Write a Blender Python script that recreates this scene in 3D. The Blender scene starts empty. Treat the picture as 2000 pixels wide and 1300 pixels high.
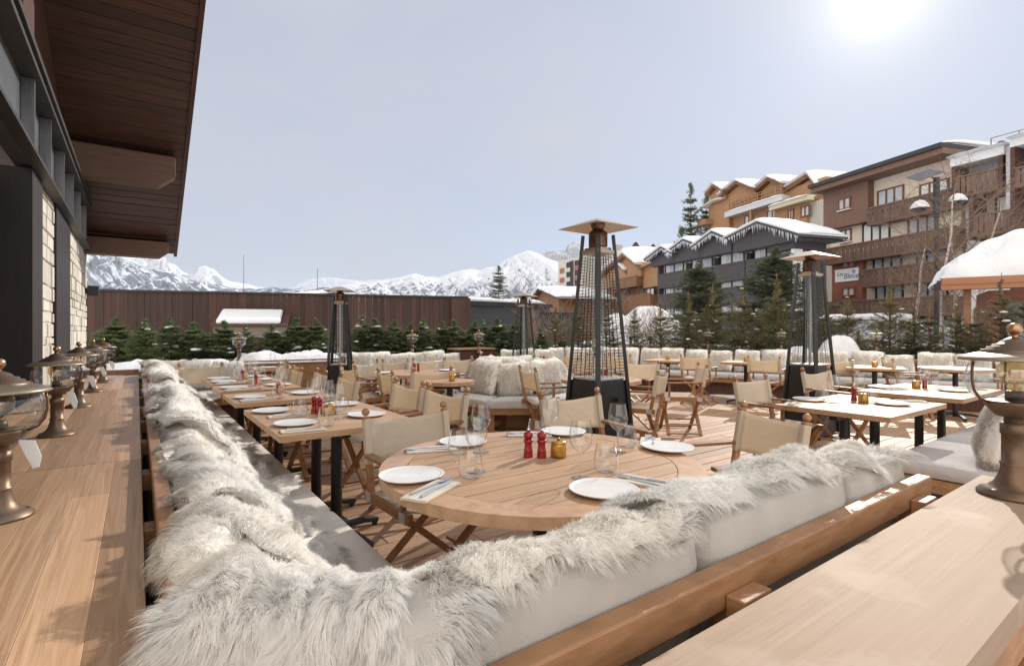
# alpine terrace restaurant, winter afternoon.  World: X along the near counter, Y along the left counter, Z up, metres.
VEIL = (.72, 1.0); VEILCOL = (4.1, 4.22, 4.72, 1)
GLOW = [(600, 2.4), (130, 1.0), (16, .7)]
SKYSTR = .118; EXPO = 0.40; SKYFILL = (12.2, 11.3, 10.3, 1)
import bpy, math, random
import numpy as np
from mathutils import Vector, Matrix

sc = bpy.context.scene
COL = sc.collection
R = random.Random(11)
PI = math.pi
F = 1019.5            # focal length in photo pixels (photo 2000 px wide)
HC = 1.29             # camera height above the deck
YAW = math.radians(35.68)
CS, SN = math.cos(YAW), math.sin(YAW)

def at_d(u, d):
    "world x,y of the point that shows in column u at depth d"
    x = (u - 1000.0) / F
    return d * (x * CS + SN), d * (-x * SN + CS)
def z_at(v, d):
    return HC + (645.0 - v) / F * d
def on_z(u, v, z):
    d = (HC - z) * F / (v - 645.0)
    return at_d(u, d)

# ------------------------------------------------------------------ mesh builder
class MB:
    def __init__(s):
        s.v, s.f = [], []
    def add(s, vs, fs):
        n = len(s.v)
        s.v.extend([tuple(p) for p in vs])
        s.f.extend([tuple(i + n for i in f) for f in fs])
        return s
    def box(s, x0, x1, y0, y1, z0, z1, M=None):
        vs = [(x0, y0, z0), (x1, y0, z0), (x1, y1, z0), (x0, y1, z0), (x0, y0, z1), (x1, y0, z1), (x1, y1, z1), (x0, y1, z1)]
        if M is not None: vs = [M @ Vector(p) for p in vs]
        return s.add(vs, [(3, 2, 1, 0), (4, 5, 6, 7), (0, 1, 5, 4), (1, 2, 6, 5), (2, 3, 7, 6), (3, 0, 4, 7)])
    def bar(s, p, q, w, h, up=(0, 0, 1)):
        p, q = Vector(p), Vector(q)
        d = (q - p).normalized()
        side = d.cross(Vector(up))
        if side.length < 1e-4: side = d.cross(Vector((1, 0, 0)))
        side.normalize(); u = side.cross(d)
        a, b = side * w / 2, u * h / 2
        vs = [p - a - b, p + a - b, p + a + b, p - a + b, q - a - b, q + a - b, q + a + b, q - a + b]
        return s.add(vs, [(0, 1, 2, 3), (7, 6, 5, 4), (0, 4, 5, 1), (1, 5, 6, 2), (2, 6, 7, 3), (3, 7, 4, 0)])
    def tube(s, pts, r, n=8, cap=True):
        pts = [Vector(p) for p in pts]
        rs = r if isinstance(r, (list, tuple)) else [r] * len(pts)
        base = len(s.v); prev = None
        for i, p in enumerate(pts):
            d = (pts[min(i + 1, len(pts) - 1)] - pts[max(i - 1, 0)]).normalized()
            if prev is None:
                a = d.cross(Vector((0, 0, 1)))
                if a.length < 1e-3: a = d.cross(Vector((1, 0, 0)))
            else:
                a = prev - d * prev.dot(d)
            a.normalize(); prev = a; b = d.cross(a)
            for k in range(n):
                t = 2 * PI * k / n
                s.v.append(tuple(p + (a * math.cos(t) + b * math.sin(t)) * rs[i]))
        for i in range(len(pts) - 1):
            for k in range(n):
                k2 = (k + 1) % n
                s.f.append((base + i * n + k, base + i * n + k2, base + (i + 1) * n + k2, base + (i + 1) * n + k))
        if cap:
            s.f.append(tuple(base + k for k in range(n))[::-1])
            s.f.append(tuple(base + (len(pts) - 1) * n + k for k in range(n)))
        return s
    def lathe(s, prof, n=24, c=(0, 0, 0), cap0=False, cap1=False, mod=None):
        base = len(s.v)
        for i, (r, z) in enumerate(prof):
            for k in range(n):
                t = 2 * PI * k / n
                rr = r if mod is None else r * mod(t, i, z)
                s.v.append((c[0] + rr * math.cos(t), c[1] + rr * math.sin(t), c[2] + z))
        for i in range(len(prof) - 1):
            for k in range(n):
                k2 = (k + 1) % n
                s.f.append((base + i * n + k, base + i * n + k2, base + (i + 1) * n + k2, base + (i + 1) * n + k))
        if cap0: s.f.append(tuple(base + k for k in range(n))[::-1])
        if cap1: s.f.append(tuple(base + (len(prof) - 1) * n + k for k in range(n)))
        return s
    def ball(s, c, r, n=10, m=7):
        pr = [(r * math.sin(PI * (i + .0001) / m), -r * math.cos(PI * i / m)) for i in range(m + 1)]
        return s.lathe(pr, n, c)
    def prism(s, poly, z0, z1, M=None):
        n = len(poly)
        vs = [(x, y, z0) for x, y in poly] + [(x, y, z1) for x, y in poly]
        if M is not None: vs = [M @ Vector(p) for p in vs]
        fs = [tuple(range(n))[::-1], tuple(range(n, 2 * n))] + [(i, (i + 1) % n, n + (i + 1) % n, n + i) for i in range(n)]
        return s.add(vs, fs)
    def build(s, name, m, parent=None, smooth=False, bevel=0, seg=2, loc=None):
        me = bpy.data.meshes.new(name)
        me.from_pydata(s.v, [], s.f)
        if m is not None: me.materials.append(m)
        if smooth:
            me.polygons.foreach_set('use_smooth', [True] * len(me.polygons))
        o = bpy.data.objects.new(name, me); COL.objects.link(o)
        if parent is not None: o.parent = parent
        if loc is not None: o.location = loc
        if smooth == 'auto':
            try: me.set_sharp_from_angle(angle=math.radians(35))
            except Exception: pass
        if bevel:
            b = o.modifiers.new('edge', 'BEVEL'); b.width = bevel; b.segments = seg; b.limit_method = 'ANGLE'; b.angle_limit = math.radians(40)
        return o

def np_mesh(name, V, Fq, m, parent=None, smooth=False, normals=None):
    "fast mesh from numpy arrays (all faces with the same number of corners)"
    me = bpy.data.meshes.new(name)
    V = np.asarray(V, dtype=np.float32).reshape(-1, 3); Fq = np.asarray(Fq, dtype=np.int32)
    k = Fq.shape[1]; nf = Fq.shape[0]
    me.vertices.add(len(V)); me.vertices.foreach_set('co', V.ravel())
    me.loops.add(nf * k); me.loops.foreach_set('vertex_index', Fq.ravel())
    me.polygons.add(nf); me.polygons.foreach_set('loop_start', np.arange(0, nf * k, k, dtype=np.int32))
    try: me.polygons.foreach_set('loop_total', np.full(nf, k, dtype=np.int32))
    except Exception: pass
    me.update(calc_edges=True)
    me.polygons.foreach_set('use_smooth', np.full(nf, bool(smooth)))
    if normals is not None: me.normals_split_custom_set_from_vertices(np.ascontiguousarray(normals, dtype=np.float32).reshape(-1, 3))
    if m is not None: me.materials.append(m)
    o = bpy.data.objects.new(name, me); COL.objects.link(o)
    if parent is not None: o.parent = parent
    return o

def tag(o, label=None, cat=None, group=None, kind=None):
    if label: o['label'] = label
    if cat: o['category'] = cat
    if group: o['group'] = group
    if kind: o['kind'] = kind
    return o
def empty(name, loc=(0, 0, 0), rz=0, label=None, cat=None, group=None):
    o = bpy.data.objects.new(name, None); COL.objects.link(o)
    o.empty_display_size = .1; o.location = loc; o.rotation_euler = (0, 0, rz)
    return tag(o, label, cat, group)
KIDS = {}
def kids(o): return list(o.children)
def copy_tree(o, parent=None):
    c = o.copy(); COL.objects.link(c)
    if parent is not None: c.parent = parent
    for ch in kids(o): copy_tree(ch, c)
    return c
class Proto:
    "first use moves the original, later uses copy the thing with its parts"
    def __init__(s, root): s.root, s.used, s.tree = root, False, None
    def put(s, loc, rz=0, label=None, group=None, scale=None, rot=None):
        o = copy_tree(s.root) if s.used else s.root
        s.used = True
        o.location = loc; o.rotation_euler = rot if rot else (0, 0, rz)
        o.scale = (1, 1, 1) if scale is None else ((scale,) * 3 if not isinstance(scale, tuple) else scale)
        if label: o['label'] = label
        if group: o['group'] = group
        return o

# ------------------------------------------------------------------ materials
def _nt(name):
    m = bpy.data.materials.new(name); m.use_nodes = True
    t = m.node_tree; t.nodes.clear()
    out = t.nodes.new('ShaderNodeOutputMaterial')
    return m, t, out
def c4(c): return (c[0], c[1], c[2], 1.0)
def _ramp(t, src, lo, hi):
    n = t.nodes.new('ShaderNodeMapRange'); n.inputs['From Min'].default_value = lo; n.inputs['From Max'].default_value = hi
    t.links.new(src, n.inputs['Value']); return n.outputs['Result']
def _mix(t, fac, a, b, mode='MIX'):
    n = t.nodes.new('ShaderNodeMix'); n.data_type = 'RGBA'; n.blend_type = mode
    for sock, val in (('Factor', fac), ('A', a), ('B', b)):
        i = [x for x in n.inputs if x.name == sock and (x.type == 'VALUE' if sock == 'Factor' else x.type == 'RGBA')][0]
        if hasattr(val, 'is_linked') or isinstance(val, bpy.types.NodeSocket): t.links.new(val, i)
        else: i.default_value = val if sock == 'Factor' else c4(val)
    return [x for x in n.outputs if x.type == 'RGBA'][0]
def _noise(t, scale=5, detail=4, vec=(1, 1, 1), coord='Object', rough=.55, dist=0):
    tc = t.nodes.new('ShaderNodeTexCoord'); mp = t.nodes.new('ShaderNodeMapping'); mp.inputs['Scale'].default_value = vec
    nz = t.nodes.new('ShaderNodeTexNoise'); nz.inputs['Scale'].default_value = scale; nz.inputs['Detail'].default_value = detail
    nz.inputs['Roughness'].default_value = rough; nz.inputs['Distortion'].default_value = dist
    t.links.new(tc.outputs[coord], mp.inputs['Vector']); t.links.new(mp.outputs['Vector'], nz.inputs['Vector'])
    return nz.outputs['Fac']
def _island(t):
    g = t.nodes.new('ShaderNodeNewGeometry'); return g.outputs['Random Per Island']
def _bump(t, h, strength, dist=.01):
    b = t.nodes.new('ShaderNodeBump'); b.inputs['Strength'].default_value = strength; b.inputs['Distance'].default_value = dist
    t.links.new(h, b.inputs['Height']); return b.outputs['Normal']

def mat(name, c1, c2=None, rough=.5, metal=0, scale=6, vec=(1, 1, 1), detail=4, lo=.3, hi=.7, island=0, c3=None, bump=0, bscale=None,
        bvec=None, spec=.5, dist=0, bdist=.01, coord='Object', patch=None):
    m, t, out = _nt(name)
    p = t.nodes.new('ShaderNodeBsdfPrincipled'); t.links.new(p.outputs[0], out.inputs[0])
    p.inputs['Roughness'].default_value = rough; p.inputs['Metallic'].default_value = metal
    p.inputs['Specular IOR Level'].default_value = spec
    col = None
    if c2 is not None:
        fac = _ramp(t, _noise(t, scale, detail, vec, coord, dist=dist), lo, hi)
        col = _mix(t, fac, c1, c2)
    if c3 is not None:
        col = _mix(t, _ramp(t, _noise(t, scale * .23, 2, vec, coord), .45, .75), col if col is not None else c1, c3)
    if patch is not None:   # (colour, scale, lo, hi)
        col = _mix(t, _ramp(t, _noise(t, patch[1], 5, (1, 1, 1), coord), patch[2], patch[3]), col if col is not None else c1, patch[0])
    if island:
        hs = t.nodes.new('ShaderNodeHueSaturation')
        mr = t.nodes.new('ShaderNodeMapRange'); mr.inputs['To Min'].default_value = 1 - island; mr.inputs['To Max'].default_value = 1 + island
        t.links.new(_island(t), mr.inputs['Value']); t.links.new(mr.outputs['Result'], hs.inputs['Value'])
        if col is not None: t.links.new(col, hs.inputs['Color'])
        else: hs.inputs['Color'].default_value = c4(c1)
        col = hs.outputs['Color']
    if col is not None: t.links.new(col, p.inputs['Base Color'])
    else: p.inputs['Base Color'].default_value = c4(c1)
    if bump:
        t.links.new(_bump(t, _noise(t, bscale or scale, 5, bvec or vec, coord), bump, bdist), p.inputs['Normal'])
    return m

def cloth(name, c1, c2, trans=.3, tcol=None, weave=400, bump=.15, lump=0):
    m, t, out = _nt(name)
    d = t.nodes.new('ShaderNodeBsdfDiffuse'); tr = t.nodes.new('ShaderNodeBsdfTranslucent'); mx = t.nodes.new('ShaderNodeMixShader')
    mx.inputs[0].default_value = trans
    fac = _ramp(t, _noise(t, 9, 5), .35, .65)
    col = _mix(t, fac, c1, c2)
    t.links.new(col, d.inputs['Color'])
    if tcol is None: t.links.new(col, tr.inputs['Color'])
    else: tr.inputs['Color'].default_value = c4(tcol)
    n = _bump(t, _noise(t, weave, 2), bump, .002)
    if lump:
        b2 = t.nodes.new('ShaderNodeBump'); b2.inputs['Strength'].default_value = lump; b2.inputs['Distance'].default_value = .03
        t.links.new(_noise(t, 7, 4, dist=1.2), b2.inputs['Height']); t.links.new(n, b2.inputs['Normal']); n = b2.outputs['Normal']
    t.links.new(n, d.inputs['Normal'])
    t.links.new(d.outputs[0], mx.inputs[1]); t.links.new(tr.outputs[0], mx.inputs[2]); t.links.new(mx.outputs[0], out.inputs[0])
    return m

def fur_mat(name, c1, c2, trans=.42):
    m, t, out = _nt(name)
    d = t.nodes.new('ShaderNodeBsdfDiffuse'); tr = t.nodes.new('ShaderNodeBsdfTranslucent'); mx = t.nodes.new('ShaderNodeMixShader')
    mx.inputs[0].default_value = trans
    f2 = _ramp(t, _noise(t, 7, 4), .35, .7)
    col = _mix(t, f2, c1, c2)
    hs = t.nodes.new('ShaderNodeHueSaturation'); mr = t.nodes.new('ShaderNodeMapRange')
    mr.inputs['To Min'].default_value = .965; mr.inputs['To Max'].default_value = 1.0
    t.links.new(_island(t), mr.inputs['Value']); t.links.new(mr.outputs['Result'], hs.inputs['Value']); t.links.new(col, hs.inputs['Color'])
    t.links.new(hs.outputs['Color'], d.inputs['Color']); t.links.new(hs.outputs['Color'], tr.inputs['Color'])
    t.links.new(d.outputs[0], mx.inputs[1]); t.links.new(tr.outputs[0], mx.inputs[2])
    # fine wool lets part of the light straight through
    tp = t.nodes.new('ShaderNodeBsdfTransparent'); m2 = t.nodes.new('ShaderNodeMixShader'); m2.inputs[0].default_value = .42
    t.links.new(mx.outputs[0], m2.inputs[1]); t.links.new(tp.outputs[0], m2.inputs[2]); t.links.new(m2.outputs[0], out.inputs[0])
    return m

def thin_glass(name, tint=(.97, .975, .975), edge=.45, rough=.01):
    m, t, out = _nt(name)
    tr = t.nodes.new('ShaderNodeBsdfTransparent'); gl = t.nodes.new('ShaderNodeBsdfGlossy'); mx = t.nodes.new('ShaderNodeMixShader')
    gl.inputs['Roughness'].default_value = rough; gl.inputs['Color'].default_value = (1, 1, 1, 1)
    lw = t.nodes.new('ShaderNodeLayerWeight'); lw.inputs['Blend'].default_value = .5
    col = _mix(t, _ramp(t, lw.outputs['Facing'], .5, 1.0), tint, tuple(x * edge for x in tint))
    t.links.new(col, tr.inputs['Color'])
    pw = t.nodes.new('ShaderNodeMath'); pw.operation = 'POWER'; pw.inputs[1].default_value = 3.2; t.links.new(lw.outputs['Facing'], pw.inputs[0])
    fr = t.nodes.new('ShaderNodeMapRange'); fr.inputs['To Min'].default_value = .09; fr.inputs['To Max'].default_value = .8; t.links.new(pw.outputs[0], fr.inputs['Value'])
    t.links.new(fr.outputs['Result'], mx.inputs[0]); t.links.new(tr.outputs[0], mx.inputs[1]); t.links.new(gl.outputs[0], mx.inputs[2])
    t.links.new(mx.outputs[0], out.inputs[0])
    return m

def leaf_mat(name, c1, c2, var=.35, trans=.2):
    m, t, out = _nt(name)
    d = t.nodes.new('ShaderNodeBsdfDiffuse'); tr = t.nodes.new('ShaderNodeBsdfTranslucent'); mx = t.nodes.new('ShaderNodeMixShader')
    mx.inputs[0].default_value = trans
    col = _mix(t, _ramp(t, _noise(t, 3.5, 3), .35, .65), c1, c2)
    hs = t.nodes.new('ShaderNodeHueSaturation'); mr = t.nodes.new('ShaderNodeMapRange')
    mr.inputs['To Min'].default_value = 1 - var; mr.inputs['To Max'].default_value = 1 + var
    t.links.new(_island(t), mr.inputs['Value']); t.links.new(mr.outputs['Result'], hs.inputs['Value']); t.links.new(col, hs.inputs['Color'])
    t.links.new(hs.outputs['Color'], d.inputs['Color']); t.links.new(hs.outputs['Color'], tr.inputs['Color'])
    t.links.new(d.outputs[0], mx.inputs[1]); t.links.new(tr.outputs[0], mx.inputs[2]); t.links.new(mx.outputs[0], out.inputs[0])
    return m

W = {}
W['deck'] = mat('deck_wood', (.32, .185, .108), (.45, .285, .178), .62, scale=7, vec=(.6, 9, 9), island=.22, bump=.25, bscale=30, bvec=(.4, 6, 6), patch=((.50, .36, .26), 1.3, .52, .75), dist=.6)
W['teak_x'] = mat('teak_along_x', (.39, .235, .130), (.535, .345, .215), .55, scale=6, vec=(.5, 10, 10), island=.12, bump=.06, bscale=40, bvec=(.3, 6, 6), dist=.8, spec=.3)
W['teak_y'] = mat('teak_along_y', (.40, .215, .115), (.56, .345, .21), .42, scale=6, vec=(10, .5, 10), island=.10, bump=.06, bscale=40, bvec=(6, .3, 6), dist=.8)
W['ledge_y'] = mat('ledge_staves_y', (.34, .19, .105), (.55, .37, .24), .40, scale=5, vec=(14, .4, 14), detail=10, island=.36, bump=.05, bscale=30, bvec=(6, .3, 6), dist=1.6, c3=(.47, .29, .17))
W['ledge_x'] = mat('ledge_staves_x', (.345, .25, .18), (.43, .32, .238), .62, scale=5, vec=(.4, 14, 14), detail=10, island=.07, bump=.05, bscale=30, bvec=(.3, 6, 6), dist=1.2, c3=(.39, .285, .21), patch=((.47, .37, .29), 5, .55, .7), spec=.12)
W['rail'] = mat('rail_wood', (.30, .15, .07), (.43, .235, .12), .42, scale=6, vec=(2, 2, 9), island=.1, bump=.08, bscale=30)
W['chair'] = mat('chair_wood', (.215, .098, .04), (.36, .18, .08), .38, scale=12, vec=(1, 1, 1), island=.15, bump=.05)
W['dark'] = mat('dark_stained_wood', (.055, .022, .014), (.10, .042, .026), .6, scale=7, vec=(6, 6, .5), island=.2, bump=.15)
W['soffit'] = mat('soffit_boards', (.048, .021, .013), (.095, .042, .026), .55, scale=5, vec=(.6, 9, 9), island=.28, bump=.2, bscale=18)
W['purlin'] = mat('purlin_wood', (.11, .056, .033), (.16, .083, .05), .55, scale=6, vec=(.6, 8, 8), bump=.1)
W['black'] = mat('black_powder_coat', (.012, .012, .013), (.022, .021, .021), .42, scale=60, bump=.06, bscale=300)
W['heater'] = mat('heater_black_steel', (.014, .014, .015), (.024, .023, .023), .35, scale=25, metal=.2, bump=.03)
W['steel'] = mat('steel_channel', (.16, .165, .17), (.24, .24, .245), .38, metal=.75, scale=3, vec=(6, 1, 1), bump=.05)
W['chrome'] = mat('bright_steel', (.75, .75, .76), rough=.16, metal=1)
W['hood'] = mat('hood_steel', (.50, .40, .31), (.60, .50, .40), .32, metal=.85, scale=4)
W['copper'] = mat('burnt_copper', (.12, .055, .034), (.24, .13, .085), .38, metal=.8, scale=14)
W['bronze'] = mat('aged_bronze', (.135, .085, .055), (.23, .15, .098), .45, metal=.7, scale=9, c3=(.17, .16, .13), bump=.06, patch=((.20, .25, .21), 14, .66, .8))
W['bronzehi'] = mat('polished_copper', (.42, .235, .13), (.50, .30, .18), .3, metal=.9, scale=9)
W['hoodtop'] = mat('lamp_hood_patina', (.27, .225, .165), (.36, .305, .235), .42, metal=.6, scale=8, bump=.05)
W['brass'] = mat('brass_pot', (.50, .27, .06), (.62, .37, .11), .3, metal=.8, scale=25)
W['red'] = mat('red_lacquer', (.28, .008, .012), (.34, .012, .016), .16, spec=.6)
W['plate'] = mat('glazed_stoneware', (.80, .79, .77), (.84, .83, .81), .22, scale=9)
W['napkin'] = cloth('napkin_linen', (.76, .70, .60), (.80, .75, .66), .15)
W['canvas'] = cloth('chair_canvas', (.73, .66, .56), (.77, .705, .61), .44, (.80, .67, .49), weave=500, lump=.3)
W['seatcloth'] = cloth('seat_cushion_cloth', (.70, .655, .60), (.74, .695, .64), .1, weave=350, bump=.4, lump=.35)
W['greycloth'] = cloth('grey_cushion_cloth', (.60, .58, .57), (.64, .62, .61), .1, weave=350, bump=.4, lump=.4)
W['linen'] = cloth('back_cushion_linen', (.60, .57, .53), (.67, .635, .59), .15, weave=600, bump=1.0, lump=.18)
W['fur'] = fur_mat('sheepskin_wool', (.988, .968, .932), (.982, .952, .90))
W['hide'] = cloth('sheepskin_hide', (.93, .905, .86), (.90, .87, .81), .05, weave=120, bump=.5)
W['furw'] = fur_mat('sheepskin_white', (.99, .976, .952), (.985, .966, .93))
W['furc'] = fur_mat('sheepskin_cream', (.985, .96, .915), (.975, .938, .87))

W['glass'] = thin_glass('thin_glass')
W['globe'] = thin_glass('lamp_globe_glass', (.95, .965, .96), .7)
W['amber'] = thin_glass('amber_bulb_glass', (.93, .82, .60), .75)
W['flap'] = cloth('white_plastic', (.82, .83, .83), (.80, .81, .81), .5)
W['snow'] = mat('snow', (.77, .785, .81), (.72, .74, .78), .75, scale=1.5, bump=.5, bscale=9, bdist=.05, spec=.3)
W['bark'] = mat('bark', (.09, .06, .042), (.16, .11, .075), .85, scale=14, vec=(1, 1, .3), bump=.4)
W['needle'] = leaf_mat('fir_needles', (.125, .165, .085), (.225, .265, .14), .45, .4)
W['needleb'] = leaf_mat('dull_needles', (.145, .145, .078), (.24, .22, .13), .45, .35)
W['needled'] = leaf_mat('dark_needles', (.105, .13, .078), (.185, .20, .125), .45, .3)
W['leader'] = mat('brown_shoot', (.23, .14, .065), (.33, .21, .10), .8, scale=20)
# ------------------------------------------------------------------ camera, sky, sun
cam = bpy.data.cameras.new('camera'); camo = bpy.data.objects.new('camera', cam); COL.objects.link(camo); sc.camera = camo
cam.sensor_width = 36; cam.lens = 36 * F / 2000; cam.shift_y = -5 / 2000; cam.clip_start = .02; cam.clip_end = 30000
camo.location = (0, 0, HC); camo.rotation_euler = (PI / 2, 0, -YAW)
SUN_EL, SUN_AZ = math.radians(28.0), math.radians(70.9)     # azimuth clockwise from +Y
sdir = Vector((math.sin(SUN_AZ) * math.cos(SUN_EL), math.cos(SUN_AZ) * math.cos(SUN_EL), math.sin(SUN_EL)))
sl = bpy.data.lights.new('sun', 'SUN'); sl.energy = 2.8; sl.angle = math.radians(.6); sl.color = (1, .93, .83)
so = bpy.data.objects.new('sun', sl); COL.objects.link(so); so.rotation_euler = sdir.to_track_quat('Z', 'Y').to_euler()
w = bpy.data.worlds.new('World'); sc.world = w; w.use_nodes = True
t = w.node_tree; bg = t.nodes['Background']
sky = t.nodes.new('ShaderNodeTexSky'); sky.sky_type = 'NISHITA'; sky.sun_disc = False
sky.sun_elevation = SUN_EL; sky.sun_rotation = SUN_AZ; sky.altitude = 1800; sky.air_density = 1.0; sky.dust_density = .15; sky.ozone_density = 1.5
# thin high cloud: a soft grey-white veil mixed into the clear sky
tc = t.nodes.new('ShaderNodeTexCoord'); mp = t.nodes.new('ShaderNodeMapping'); mp.inputs['Scale'].default_value = (1.0, 1.0, 2.6)
nz = t.nodes.new('ShaderNodeTexNoise'); nz.inputs['Scale'].default_value = 2.0; nz.inputs['Detail'].default_value = 6; nz.inputs['Roughness'].default_value = .5; nz.inputs['Distortion'].default_value = .5
t.links.new(tc.outputs['Generated'], mp.inputs['Vector']); t.links.new(mp.outputs['Vector'], nz.inputs['Vector'])
mr = t.nodes.new('ShaderNodeMapRange'); mr.inputs['From Min'].default_value = .25; mr.inputs['From Max'].default_value = .75; mr.inputs['To Min'].default_value = VEIL[0]; mr.inputs['To Max'].default_value = VEIL[1]
t.links.new(nz.outputs['Fac'], mr.inputs['Value'])
mx = t.nodes.new('ShaderNodeMix'); mx.data_type = 'RGBA'
t.links.new(mr.outputs['Result'], mx.inputs[0]); t.links.new(sky.outputs['Color'], mx.inputs[6]); mx.inputs[7].default_value = VEILCOL
# the sun shining through that veil
vs = t.nodes.new('ShaderNodeVectorMath'); vs.operation = 'DOT_PRODUCT'; vs.inputs[1].default_value = sdir
nrm = t.nodes.new('ShaderNodeVectorMath'); nrm.operation = 'NORMALIZE'; t.links.new(tc.outputs['Generated'], nrm.inputs[0]); t.links.new(nrm.outputs[0], vs.inputs[0])
mx0 = t.nodes.new('ShaderNodeMath'); mx0.operation = 'MAXIMUM'; mx0.inputs[1].default_value = 0; t.links.new(vs.outputs['Value'], mx0.inputs[0])
acc = mx.outputs[2]
for pw, amt in GLOW:
    pn = t.nodes.new('ShaderNodeMath'); pn.operation = 'POWER'; pn.inputs[1].default_value = pw; t.links.new(mx0.outputs[0], pn.inputs[0])
    ad = t.nodes.new('ShaderNodeMix'); ad.data_type = 'RGBA'; ad.blend_type = 'ADD'; t.links.new(pn.outputs[0], ad.inputs[0])
    t.links.new(acc, ad.inputs[6]); ad.inputs[7].default_value = (amt, amt * .97, amt * .93, 1); acc = ad.outputs[2]
# added bright patch of sky, out of view, to fill shaded camera-facing sides
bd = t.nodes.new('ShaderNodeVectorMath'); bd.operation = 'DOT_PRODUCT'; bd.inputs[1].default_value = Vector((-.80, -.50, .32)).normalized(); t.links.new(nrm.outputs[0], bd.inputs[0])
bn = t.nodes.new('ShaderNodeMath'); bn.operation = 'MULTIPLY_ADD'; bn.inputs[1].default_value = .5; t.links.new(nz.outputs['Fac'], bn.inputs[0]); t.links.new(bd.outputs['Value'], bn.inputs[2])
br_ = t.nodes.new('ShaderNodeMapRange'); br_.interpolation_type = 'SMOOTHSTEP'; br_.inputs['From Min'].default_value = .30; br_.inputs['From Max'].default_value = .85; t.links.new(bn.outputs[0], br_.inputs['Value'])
bm2 = t.nodes.new('ShaderNodeMix'); bm2.data_type = 'RGBA'; t.links.new(br_.outputs['Result'], bm2.inputs[0]); t.links.new(acc, bm2.inputs[6]); bm2.inputs[7].default_value = SKYFILL; acc = bm2.outputs[2]
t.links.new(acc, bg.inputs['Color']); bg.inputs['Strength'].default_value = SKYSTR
sc.view_settings.view_transform = 'Standard'; sc.view_settings.look = 'None'; sc.view_settings.gamma = 1; sc.view_settings.exposure = EXPO
cy = sc.cycles
cy.max_bounces = 16; cy.diffuse_bounces = 14; cy.glossy_bounces = 3; cy.transmission_bounces = 6; cy.transparent_max_bounces = 32
cy.caustics_reflective = False; cy.caustics_refractive = False; cy.sample_clamp_indirect = 6
try:
    cy.use_denoising = True; cy.denoiser = 'OPENIMAGEDENOISE'
except Exception: pass

# ------------------------------------------------------------------ ground, deck, mountains
def fbm(x, y, octv=5, seed=0, ridged=False):
    r = np.random.RandomState(seed); out = 0; a = 1.0; f = 1.0
    for _ in range(octv):
        n = 0
        for _k in range(5):
            th = r.rand() * 2 * PI; ph = r.rand() * 2 * PI; g = .6 + .9 * r.rand()
            n = n + np.sin((x * math.cos(th) + y * math.sin(th)) * f * g * 2 * PI + ph + 1.7 * np.sin((x * math.sin(th * 1.7) - y * math.cos(th * 1.7)) * f * 2.1 + ph * 2))
        n = n / 2.6
        if ridged: n = 1 - 2 * np.abs(np.clip(n, -1, 1))
        out = out + a * n; a *= .5; f *= 2.03
    return out
def grid_mesh(name, X, Y, Z, m, smooth=True):
    n0, n1 = X.shape
    V = np.stack([X, Y, Z], -1).reshape(-1, 3)
    i, j = np.meshgrid(np.arange(n0 - 1), np.arange(n1 - 1), indexing='ij')
    a = (i * n1 + j).ravel(); Fq = np.stack([a, a + n1, a + n1 + 1, a + 1], -1)
    return np_mesh(name, V, Fq, m, None, smooth)

# snow-covered ground: polar sheet, below the deck near the camera and out to the horizon
rr = np.concatenate([np.linspace(0, 12, 16), np.linspace(13, 60, 60), np.geomspace(64, 14000, 46)])
aa = np.linspace(0, 2 * PI, 181)
RR, AA = np.meshgrid(rr, aa, indexing='ij'); GX, GY = RR * np.sin(AA), RR * np.cos(AA)
far_ = np.clip((RR - 14) / 16, 0, 1)
GZ = -.12 + .42 * far_ * far_ * (3 - 2 * far_) + .10 * fbm(GX * .11, GY * .11, 3, 3) * np.clip((RR - 13) / 8, 0, 1) * np.clip(1 - (RR - 60) / 100, .0, 1)
GZ = np.where(RR > 400, .3 - (RR - 400) * .004, GZ)
g = grid_mesh('snow_ground', GX, GY, GZ, W['snow']); tag(g, kind='structure', label='snow covered ground around the terrace and out to the mountains')

deck = MB(); rr_ = random.Random(3)
y = -.6; 
while y < 9.4:
    x = -1.2 - rr_.random() * 2.5
    while x < 12.4:
        L = 2.4 + rr_.random() * 1.8
        deck.box(x + .002, x + L - .002, y, y + .138, -.03 - rr_.random() * .002, rr_.random() * .003)
        x += L
    y += .1445
o = deck.build('deck', W['deck'], bevel=.004, seg=1); tag(o, 'reddish timber deck of long narrow boards', kind='structure')
sub = MB(); sub.box(-3, 12.6, -1, 9.6, -.09, -.05); o = sub.build('deck_base', W['dark']); tag(o, 'dark base under the timber deck', kind='structure')

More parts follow.
